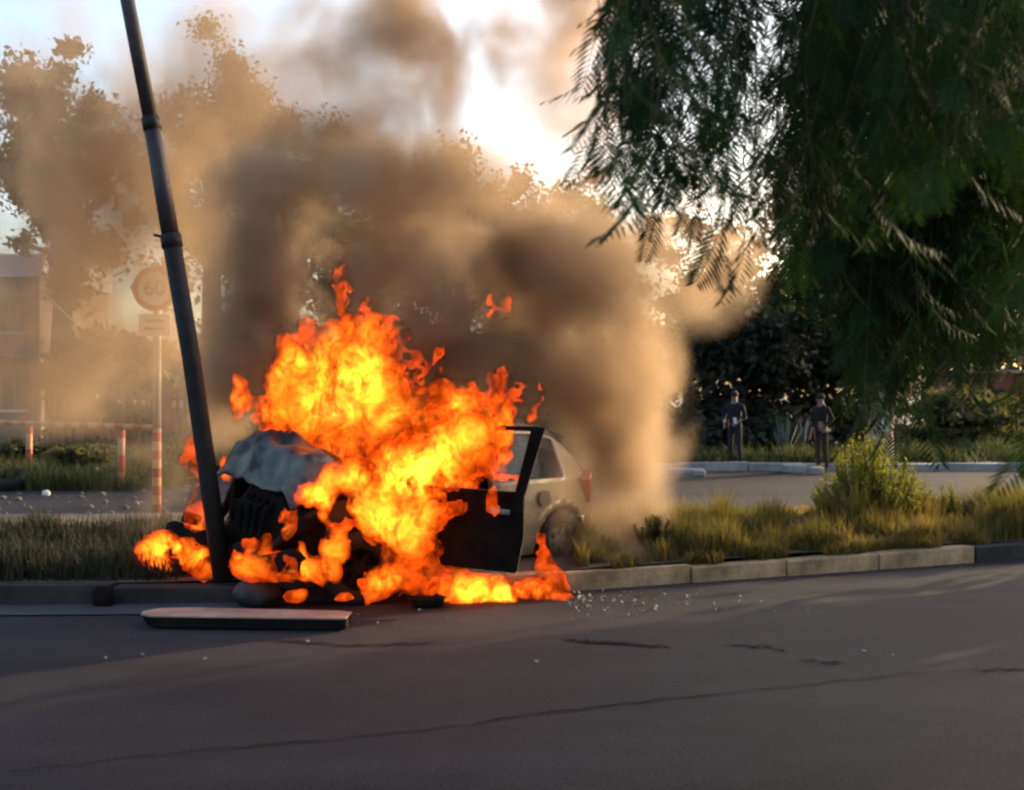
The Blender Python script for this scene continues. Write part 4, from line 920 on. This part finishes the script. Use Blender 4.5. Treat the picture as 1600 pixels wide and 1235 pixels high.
o = MB().blob((0, 0, 0), (0.19, 0.16, 0.14), 3, 0.10, 3).build('boulder', mat('dark_stone', (0.02, 0.02, 0.022), 0.6, var=0.4, scale=6, bump=0.4), None, True, ((402 - 800) / F * 8.98, 8.98, 0.11))
tag(o, 'dark rounded stone at the kerb below the crashed bonnet', 'stone')
o = MB().blob((0, 0, 0), (0.09, 0.05, 0.10), 2, 0.2, 4).build('clump', M['soot_metal'], None, True, ((160 - 800) / F * 8.97, 8.97, 0.08))
tag(o, 'small black clump against the dark kerb at the left', 'debris'); o.name = 'charred_lump'
o = MB().box((0, 0, 0), (0.26, 0.16, 0.07), (0, 0.05, 0.2), 0.02).blob((0.08, -0.02, 0.02), (.08, .06, .04), 1, .2).build('charred_trim', M['soot_metal'], None, False, ((667 - 800) / F * 9.0, 9.0, 0.045))
tag(o, 'flat black piece of burnt trim on the road in front of the flames', 'debris')
sh = MB(); rr3 = random.Random(4)
gm = mat('glass_shard', (0.45, 0.42, 0.32), 0.12, var=0.1, spec=0.9)
for k in range(150):
    px = 885 + abs(rr3.gauss(0, 1)) * 130; py = rr3.gauss(940, 11)
    if px > 1350 or py < 922: continue
    d = EYE * F / (py - 617.5); s = 0.006 + 0.018 * rr3.random() ** 2
    c = Vector(((px - 800) / F * d, d, 0.006 + s * 0.5)); e = Euler((rr3.uniform(-1.2, 1.2), rr3.uniform(-1.2, 1.2), rr3.uniform(0, 6.28))).to_matrix()
    a, b, c2, h = e @ Vector((s, 0, 0)), e @ Vector((-s * .5, s * .8, 0)), e @ Vector((-s * .6, -s * .7, 0)), e @ Vector((0, 0, s * .3))
    sh.add([c + a, c + b, c + c2, c + h], [(0, 1, 2), (0, 1, 3), (1, 2, 3), (2, 0, 3)])
tag(sh.build('broken_glass', gm), 'glittering bits of broken glass on the road behind the car', 'glass', kind='stuff')
lit = MB()
for px, py in ((165, 1030), (223, 1025), (320, 1032), (1350, 1020), (1395, 1026), (655, 955), (700, 968), (838, 1036), (560, 962), (590, 975), (480, 1004)):
    d = EYE * F / (py - 617.5); s = 0.005 + 0.007 * (px % 7) / 7; lit.blob(((px - 800) / F * d, d, 0.010), (s * 1.6, s, s), 1, .3, px)
tag(lit.build('grit', mat('grit_pale', (0.30, 0.28, 0.24), 0.8)), 'tiny pale bits of grit on the near road', 'grit', kind='stuff')

# ------------------------------------------------------------------ smoke and fire (volumes filled from numpy fields)
def volume_object(name, lo, hi, D, m, parent=None):
    """an object whose evaluated geometry is one fog volume with the densities D[ix,iy,iz] between the corners lo and hi"""
    nx, ny, nz = D.shape
    me = bpy.data.meshes.new(name); me.vertices.add(D.size)
    at = me.attributes.new('d', 'FLOAT', 'POINT'); at.data.foreach_set('value', D.astype(np.float32).ravel()); me.materials.append(m)
    o = link(name, me, parent)
    g = bpy.data.node_groups.new(name, 'GeometryNodeTree'); n, l = g.nodes, g.links
    g.interface.new_socket('Geometry', in_out='INPUT', socket_type='NodeSocketGeometry'); g.interface.new_socket('Geometry', in_out='OUTPUT', socket_type='NodeSocketGeometry')
    gi, go = n.new('NodeGroupInput'), n.new('NodeGroupOutput')
    vc = n.new('GeometryNodeVolumeCube'); vc.inputs['Min'].default_value = lo; vc.inputs['Max'].default_value = hi
    for a, k in zip('XYZ', D.shape): vc.inputs['Resolution ' + a].default_value = k
    ps = n.new('GeometryNodeInputPosition')
    def vm(op, a, b):
        q = n.new('ShaderNodeVectorMath'); q.operation = op; l.new(a, q.inputs[0]); q.inputs[1].default_value = b; return q.outputs[0]
    p = vm('SUBTRACT', ps.outputs[0], lo); p = vm('MULTIPLY', p, tuple((k - 1) / (h - q) for k, h, q in zip(D.shape, hi, lo)))
    sx = n.new('ShaderNodeSeparateXYZ'); l.new(p, sx.inputs[0])
    def mi(op, a, b):
        q = n.new('ShaderNodeMath'); q.operation = op
        for s, w in zip(q.inputs, (a, b)):
            if hasattr(w, 'node'): l.new(w, s)
            else: s.default_value = w
        return q.outputs[0]
    def rd(a, k): return mi('MINIMUM', mi('MAXIMUM', mi('ROUND', a, 0), 0), k - 1)
    fi = n.new('FunctionNodeFloatToInt')
    # integers beyond 2^24 do not fit a float: build the index with integer maths
    def im(op, a, b):
        q = n.new('FunctionNodeIntegerMath'); q.operation = op
        for s, w in zip(q.inputs, (a, b)):
            if hasattr(w, 'node'): l.new(w, s)
            else: s.default_value = w
        return q.outputs[0]
    def toi(a):
        q = n.new('FunctionNodeFloatToInt'); l.new(a, q.inputs[0]); return q.outputs[0]
    n.remove(fi)
    idx = im('ADD', im('MULTIPLY', im('ADD', im('MULTIPLY', toi(rd(sx.outputs[0], nx)), ny), toi(rd(sx.outputs[1], ny))), nz), toi(rd(sx.outputs[2], nz)))
    na = n.new('GeometryNodeInputNamedAttribute'); na.data_type = 'FLOAT'; na.inputs['Name'].default_value = 'd'
    si = n.new('GeometryNodeSampleIndex'); si.data_type = 'FLOAT'; si.domain = 'POINT'
    l.new(gi.outputs[0], si.inputs['Geometry']); l.new(na.outputs[0], si.inputs['Value']); l.new(idx, si.inputs['Index'])
    l.new(si.outputs[0], vc.inputs['Density'])
    sm = n.new('GeometryNodeSetMaterial'); sm.inputs['Material'].default_value = m
    l.new(vc.outputs[0], sm.inputs[0]); l.new(sm.outputs[0], go.inputs[0])
    o.modifiers.new('volume', 'NODES').node_group = g
    return o
def grid(lo, hi, h):
    n = [int(round((b - a) / h)) + 1 for a, b in zip(lo, hi)]
    ax_ = [np.linspace(a, b, k, dtype=np.float32) for a, b, k in zip(lo, hi, n)]
    X, Y, Z = np.meshgrid(*ax_, indexing='ij'); return np.stack([X, Y, Z], -1).reshape(-1, 3), n
def puffs(p, L, power=1.0):
    """sum of soft ellipsoids; L rows: px, py, half width px, half height px, distance, half depth m, strength"""
    D = np.zeros(len(p), np.float32)
    for px, py, rx, ry, d, rd_, s in L:
        c = P(px, py, d); r = np.array([rx / F * d, rd_, ry / F * d], np.float32)
        q = (((p - np.array(c, np.float32)) / r) ** 2).sum(1); k = q < 1
        D[k] += s * (1 - q[k]) ** power
    return D

SMOKE = [
 (520, 340, 230, 150, 11.6, 1.3, .95), (700, 340, 220, 150, 11.9, 1.3, .8), (850, 440, 210, 150, 11.9, 1.2, .8), (950, 570, 130, 160, 11.7, 1.0, .9),
 (975, 690, 80, 100, 11.5, .8, .8), (430, 470, 150, 130, 11.2, 1.0, .9), (395, 570, 100, 90, 10.9, .8, 1.0), (620, 480, 250, 140, 11.3, 1.0, .9), (780, 570, 200, 120, 11.4, .9, .8),
 (330, 640, 90, 80, 10.9, .6, .6), (640, 120, 140, 200, 12.3, 1.0, .42), (560, 230, 170, 90, 12.2, 1.0, .5), (720, 30, 160, 90, 12.6, 1.0, .35), (890, -10, 160, 70, 12.6, 1.0, .6), (480, 120, 90, 160, 12.6, .9, .18),
 (1090, 420, 120, 120, 12.3, .9, .28), (1000, 300, 160, 140, 12.6, .9, .16), (1140, 330, 130, 130, 12.8, .9, .16),
 (110, 280, 270, 240, 13.2, 1.3, .30), (80, 110, 240, 160, 13.6, 1.0, .15), (390, 90, 200, 160, 13.4, 1.0, .16), (640, 60, 230, 140, 13.0, 1.0, .40), (850, 90, 220, 160, 13.2, 1.0, .34), (1070, 400, 120, 110, 12.6, .9, .40), (900, 230, 160, 110, 13.0, 1.0, .15), (520, 300, 260, 150, 12.4, .8, .4), (310, 260, 210, 280, 12.8, 1.2, .30), (110, 470, 300, 190, 13.2, 1.3, .30), (60, 590, 280, 110, 13.4, 1.2, .20), (260, 590, 170, 190, 12.6, 1.0, .17),
 (955, 800, 110, 150, 11.3, .6, .55), (905, 780, 60, 130, 10.2, .4, .16), (390, 570, 110, 90, 10.6, .5, 1.0), (470, 430, 150, 90, 11.0, .6, .7), (935, 890, 120, 60, 10.5, .5, .30), (240, 770, 110, 110, 11.4, .6, .22), (1030, 640, 70, 130, 12.0, .6, .30)]
def smoke():
    lo, hi = (-8.6, 9.6, 0.05), (4.2, 15.0, 7.6); p, n = grid(lo, hi, 0.068)
    base = puffs(p, SMOKE, 1.2); D = np.zeros(len(p), np.float32); k = base > 0.004; q = p[k]; b = base[k]
    w = np.stack([fbm(q * 0.9 + 3.1, 3), fbm(q * 0.9 + 17.7, 3), fbm(q * 0.9 + 31.3, 3)], 1) - 0.5
    q2 = q * np.array([1.0, 1.0, 0.8], np.float32) + w * 1.1
    nz_ = fbm(q2 * 1.5 + 5, 5, 0.6); bl = np.abs(fbm(q2 * 2.4 + 21, 4, 0.55) - 0.5) * 4
    D[k] = b * np.clip((nz_ - 0.42) * 8.0 + bl * 0.8, 0.03, 2.6)
    m = bpy.data.materials.new('smoke'); m.use_nodes = True; nn, l = nt(m); nn.remove(nn['Principled BSDF'])
    v = nn.new('ShaderNodeVolumePrincipled'); v.inputs['Density'].default_value = SMOKE_K; v.inputs['Density Attribute'].default_value = 'density'
    v.inputs['Color'].default_value = (0.54, 0.40, 0.27, 1); v.inputs['Anisotropy'].default_value = 0.35
    l.new(v.outputs[0], nn['Material Output'].inputs['Volume'])
    o = volume_object('smoke', lo, hi, D.reshape(n), m)
    tag(o, 'brown and golden smoke rolling up from the burning car', 'smoke', kind='stuff')
SMOKE_K = 3.1
smoke()

FIRE = [
 (480, 640, 75, 110, 10.0, .5, 1.0), (545, 585, 62, 100, 10.1, .45, 1.1), (560, 600, 45, 70, 9.9, .35, 1.3), (440, 640, 50, 80, 10.1, .4, .7), (600, 640, 70, 90, 10.1, .5, 1.0),
 (535, 455, 18, 60, 10.3, .2, .20), (470, 580, 60, 90, 10.1, .4, .8), (600, 550, 50, 70, 10.2, .35, .7), (820, 630, 40, 40, 10.5, .25, .35), (585, 505, 30, 50, 10.2, .25, .5), (450, 560, 22, 60, 10.2, .2, .5), (670, 590, 40, 60, 10.4, .3, .5), (640, 700, 70, 80, 9.9, .5, 1.0), (655, 790, 65, 80, 9.55, .35, 1.6),
 (560, 700, 80, 60, 9.8, .4, 1.1), (610, 760, 60, 70, 9.4, .3, 1.3), (715, 670, 60, 90, 10.2, .45, 1.1), (760, 680, 50, 80, 10.3, .4, 1.0), (792, 670, 18, 50, 10.0, .25, 1.0), (700, 740, 60, 60, 10.0, .4, 1.2),
 (790, 610, 50, 40, 10.5, .3, .4), (775, 478, 34, 28, 10.8, .25, .30), (825, 655, 24, 10, 10.5, .2, .5),
 (375, 625, 22, 48, 9.9, .2, .9), (370, 610, 10, 30, 9.9, .15, .6), (300, 712, 26, 42, 10.0, .2, .9), (352, 735, 14, 26, 9.7, .15, 1.0), (310, 830, 26, 85, 9.7, .2, .75), (322, 885, 26, 34, 9.5, .2, 1.3),
 (262, 862, 50, 38, 9.6, .2, 1.7), (232, 858, 24, 18, 9.6, .15, 1.4), (290, 868, 32, 30, 9.5, .2, 1.7), (400, 884, 46, 28, 8.85, .2, 1.3), (415, 860, 12, 36, 8.85, .12, .9), (445, 888, 55, 28, 8.7, .2, 1.5), (470, 862, 12, 34, 8.7, .12, .9), (500, 892, 44, 26, 8.6, .18, 1.3), (450, 818, 18, 40, 8.6, .12, 1.1), (505, 795, 14, 30, 8.65, .1, .8), (380, 850, 26, 30, 8.9, .15, 1.0), (720, 700, 75, 62, 9.0, .22, 1.2), (665, 720, 60, 60, 9.0, .2, 1.3), (765, 665, 30, 34, 9.1, .12, .9),
 (485, 775, 30, 24, 8.75, .13, 1.2), (510, 770, 22, 46, 8.75, .13, 1.1), (545, 745, 50, 32, 8.85, .18, 1.2), (530, 825, 24, 40, 8.75, .12, .7), (460, 930, 26, 14, 8.95, .15, .9), (585, 915, 30, 30, 8.7, .12, .9),
 (640, 870, 60, 60, 9.2, .3, 1.2), (620, 910, 60, 34, 9.05, .2, 1.3), (700, 915, 60, 36, 9.2, .25, 1.3), (760, 925, 60, 34, 9.3, .25, 1.4), (820, 925, 60, 34, 9.4, .25, 1.7), (860, 920, 30, 42, 9.6, .2, 1.5), (870, 938, 36, 14, 9.35, .15, 1.8),
 (850, 890, 22, 40, 9.9, .2, .5), (740, 690, 60, 75, 9.6, .3, 1.0), (690, 640, 50, 60, 9.9, .3, .8), (640, 740, 60, 60, 9.2, .25, 1.1), (780, 690, 28, 60, 9.5, .2, 1.0), (620, 725, 55, 50, 9.2, .3, 1.1), (612, 905, 34, 24, 8.7, .12, 1.0), (560, 935, 40, 12, 8.6, .12, .7), (600, 800, 55, 60, 8.95, .2, 1.1), (570, 800, 40, 44, 8.85, .15, .9), (650, 820, 50, 60, 8.95, .2, 1.2), (700, 780, 44, 50, 9.05, .18, 1.1), (660, 740, 60, 50, 9.1, .2, 1.3), (520, 860, 30, 30, 8.8, .12, .9), (846, 830, 12, 50, 9.9, .1, .35), (768, 790, 20, 44, 9.05, .08, .8), (775, 835, 10, 20, 9.05, .08, .7), (700, 810, 26, 30, 9.25, .12, .6), (790, 745, 50, 12, 9.35, .12, .9), (690, 850, 70, 22, 9.3, .15, .8)]
def fire_field(p):
    base = puffs(p, FIRE, 0.9); D = np.zeros(len(p), np.float32); k = base > 0.01; q = p[k]; b = base[k]
    w = np.stack([fbm(q * 3.4 + 3.1, 3), fbm(q * 3.4 + 17.7, 3), fbm(q * 3.4 + 31.3, 3)], 1) - 0.5
    q2 = q * np.array([1.0, 1.0, 0.5], np.float32) + w * np.array([.62, .62, .34], np.float32)
    n1 = fbm(q2 * 6.6 + 2, 4, .6); n2 = 1 - np.abs(fbm(q2 * np.array([1.15, 1.15, 0.85], np.float32) * 13.0 + 11, 3, .6) - 0.5) * 5.0; n3 = fbm(q * np.array([1, 1, .8], np.float32) * 2.6 + 40, 2)
    sh = np.clip((np.minimum(b, 0.82) * 1.25 + (n1 - 0.5) * 4.6 - 0.52) * 1.6, 0, 1.0)
    body = np.clip(b, 0, 2.2) * np.clip(0.25 + (n3 - 0.36) * 3.4, 0.26, 1.7)
    D[k] = sh * (0.30 + 1.7 * (0.12 + np.clip(n2, 0, 1) ** 1.6) * body)
    return D, None
def surface_net(D, lo, hi, iso):
    nx, ny, nz = D.shape; S = D > iso; h = (np.array(hi) - np.array(lo)) / (np.array(D.shape) - 1)
    cnt = sum(S[i:nx - 1 + i, j:ny - 1 + j, k:nz - 1 + k].astype(np.int8) for i in (0, 1) for j in (0, 1) for k in (0, 1))
    act = (cnt > 0) & (cnt < 8); ids = -np.ones(act.shape, np.int64); I = np.argwhere(act); ids[act] = np.arange(len(I))
    acc = np.zeros((len(I), 3)); num = np.zeros(len(I)); C = [(i, j, k) for i in (0, 1) for j in (0, 1) for k in (0, 1)]
    for a in C:
        for ax_ in range(3):
            if a[ax_]: continue
            b = list(a); b[ax_] = 1; va = D[tuple((I + a).T)]; vb = D[tuple((I + b).T)]; c = (va > iso) != (vb > iso)
            t = np.where(c, (iso - va) / np.where(np.abs(vb - va) < 1e-9, 1, vb - va), 0)
            pp = np.tile(np.array(a, float), (len(I), 1)); pp[:, ax_] += t; acc[c] += pp[c]; num[c] += 1
    V = (I + acc / np.maximum(num, 1)[:, None]) * h + np.array(lo); Q = []
    for ax_ in range(3):
        o1, o2 = [(1, 2), (2, 0), (0, 1)][ax_]; sl = [slice(None)] * 3; s2 = list(sl); sl[ax_] = slice(0, -1); s2[ax_] = slice(1, None)
        E = S[tuple(sl)] != S[tuple(s2)]; idx = np.argwhere(E); flip = S[tuple(sl)][E]
        ok = (idx[:, o1] > 0) & (idx[:, o2] > 0) & (idx[:, o1] < D.shape[o1] - 1) & (idx[:, o2] < D.shape[o2] - 1); idx = idx[ok]; flip = flip[ok]
        e1 = np.zeros(3, int); e1[o1] = 1; e2 = np.zeros(3, int); e2[o2] = 1
        q = np.stack([ids[tuple((idx - e1 - e2).T)], ids[tuple((idx - e2).T)], ids[tuple(idx.T)], ids[tuple((idx - e1).T)]], 1)
        q[~flip] = q[~flip][:, ::-1]; Q.append(q)
    Q = np.concatenate(Q); return V, Q[(Q >= 0).all(1)]
def fire():
    lo, hi = (-3.5, 8.35, 0.0), (0.75, 11.0, 3.25); h = 0.0165
    p, n = grid(lo, hi, h); D, _ = fire_field(p); D = D.reshape(n)
    root = empty('fire', (-1.2, 9.6, 0.02), 0, 'orange and yellow flames pouring out of the crashed hatchback', 'fire')
    m = bpy.data.materials.new('flame'); m.use_nodes = True; nn, l = nt(m); nn.remove(nn['Principled BSDF'])
    at = nn.new('ShaderNodeAttribute'); at.attribute_name = 'density'
    pw = nn.new('ShaderNodeMath'); pw.operation = 'POWER'; pw.inputs[1].default_value = 1.5
    sb = nn.new('ShaderNodeMath'); sb.operation = 'SUBTRACT'; sb.use_clamp = False; sb.inputs[1].default_value = 0.27; l.new(at.outputs['Fac'], sb.inputs[0])
    mxx = nn.new('ShaderNodeMath'); mxx.operation = 'MAXIMUM'; mxx.inputs[1].default_value = 0.0; l.new(sb.outputs[0], mxx.inputs[0]); l.new(mxx.outputs[0], pw.inputs[0])
    k = nn.new('ShaderNodeMath'); k.operation = 'MULTIPLY'; k.inputs[1].default_value = FIRE_K; l.new(pw.outputs[0], k.inputs[0])
    e = nn.new('ShaderNodeEmission'); e.inputs[0].default_value = (1.0, 0.17, 0.010, 1); l.new(k.outputs[0], e.inputs[1])
    cr = nn.new('ShaderNodeValToRGB'); cr.color_ramp.elements[0].color = (1.0, 0.06, 0.002, 1); cr.color_ramp.elements[1].color = (1.0, 0.185, 0.010, 1); cr.color_ramp.elements[0].position = 0.1; cr.color_ramp.elements[1].position = 1.0
    l.new(at.outputs['Fac'], cr.inputs[0]); l.new(cr.outputs[0], e.inputs[0])
    ab = nn.new('ShaderNodeVolumeAbsorption'); ab.inputs[0].default_value = (0.12, 0.08, 0.06, 1); k2 = nn.new('ShaderNodeMath'); k2.operation = 'MULTIPLY'; k2.inputs[1].default_value = 20.0; mn = nn.new('ShaderNodeMath'); mn.operation = 'MINIMUM'; mn.inputs[1].default_value = 0.35; l.new(at.outputs['Fac'], mn.inputs[0])
    l.new(mn.outputs[0], k2.inputs[0]); l.new(k2.outputs[0], ab.inputs[1])
    ad = nn.new('ShaderNodeAddShader'); l.new(e.outputs[0], ad.inputs[0]); l.new(ab.outputs[0], ad.inputs[1]); l.new(ad.outputs[0], nn['Material Output'].inputs['Volume'])
    v = volume_object('flame_glow', lo, hi, D, m, root); v.location = tuple(-c for c in root.location)
    # the flames' outer sheet
    Ds = D[::2, ::2, ::2]; hs = [a + (k_ - 1) * 2 * (b - a) / (q_ - 1) for a, b, k_, q_ in zip(lo, hi, Ds.shape, D.shape)]
    V, Q = surface_net(Ds, lo, hs, 0.22); V = V - np.array(root.location)
    m2 = bpy.data.materials.new('flame_sheet'); m2.use_nodes = True; nn, l = nt(m2); nn.remove(nn['Principled BSDF'])
    t = nn.new('ShaderNodeBsdfTransparent'); e = nn.new('ShaderNodeEmission'); e.inputs[0].default_value = (1.0, 0.075, 0.002, 1)
    tc = nn.new('ShaderNodeTexCoord'); nz_ = nn.new('ShaderNodeTexNoise'); nz_.inputs['Scale'].default_value = 7; l.new(tc.outputs['Object'], nz_.inputs['Vector'])
    mr = nn.new('ShaderNodeMapRange'); mr.inputs[1].default_value = .4; mr.inputs[2].default_value = .7; mr.inputs[3].default_value = 0.0; mr.inputs[4].default_value = 0.20; l.new(nz_.outputs[0], mr.inputs[0]); l.new(mr.outputs[0], e.inputs[1])
    ad = nn.new('ShaderNodeAddShader'); l.new(t.outputs[0], ad.inputs[0]); l.new(e.outputs[0], ad.inputs[1]); l.new(ad.outputs[0], nn['Material Output'].inputs['Surface'])
    link('flame_sheet', new_mesh('flame_sheet', V, Q, m2, True), root)
    print('fire', D.shape, D.size, 'sheet', len(Q))
FIRE_K = 6.8
fire()
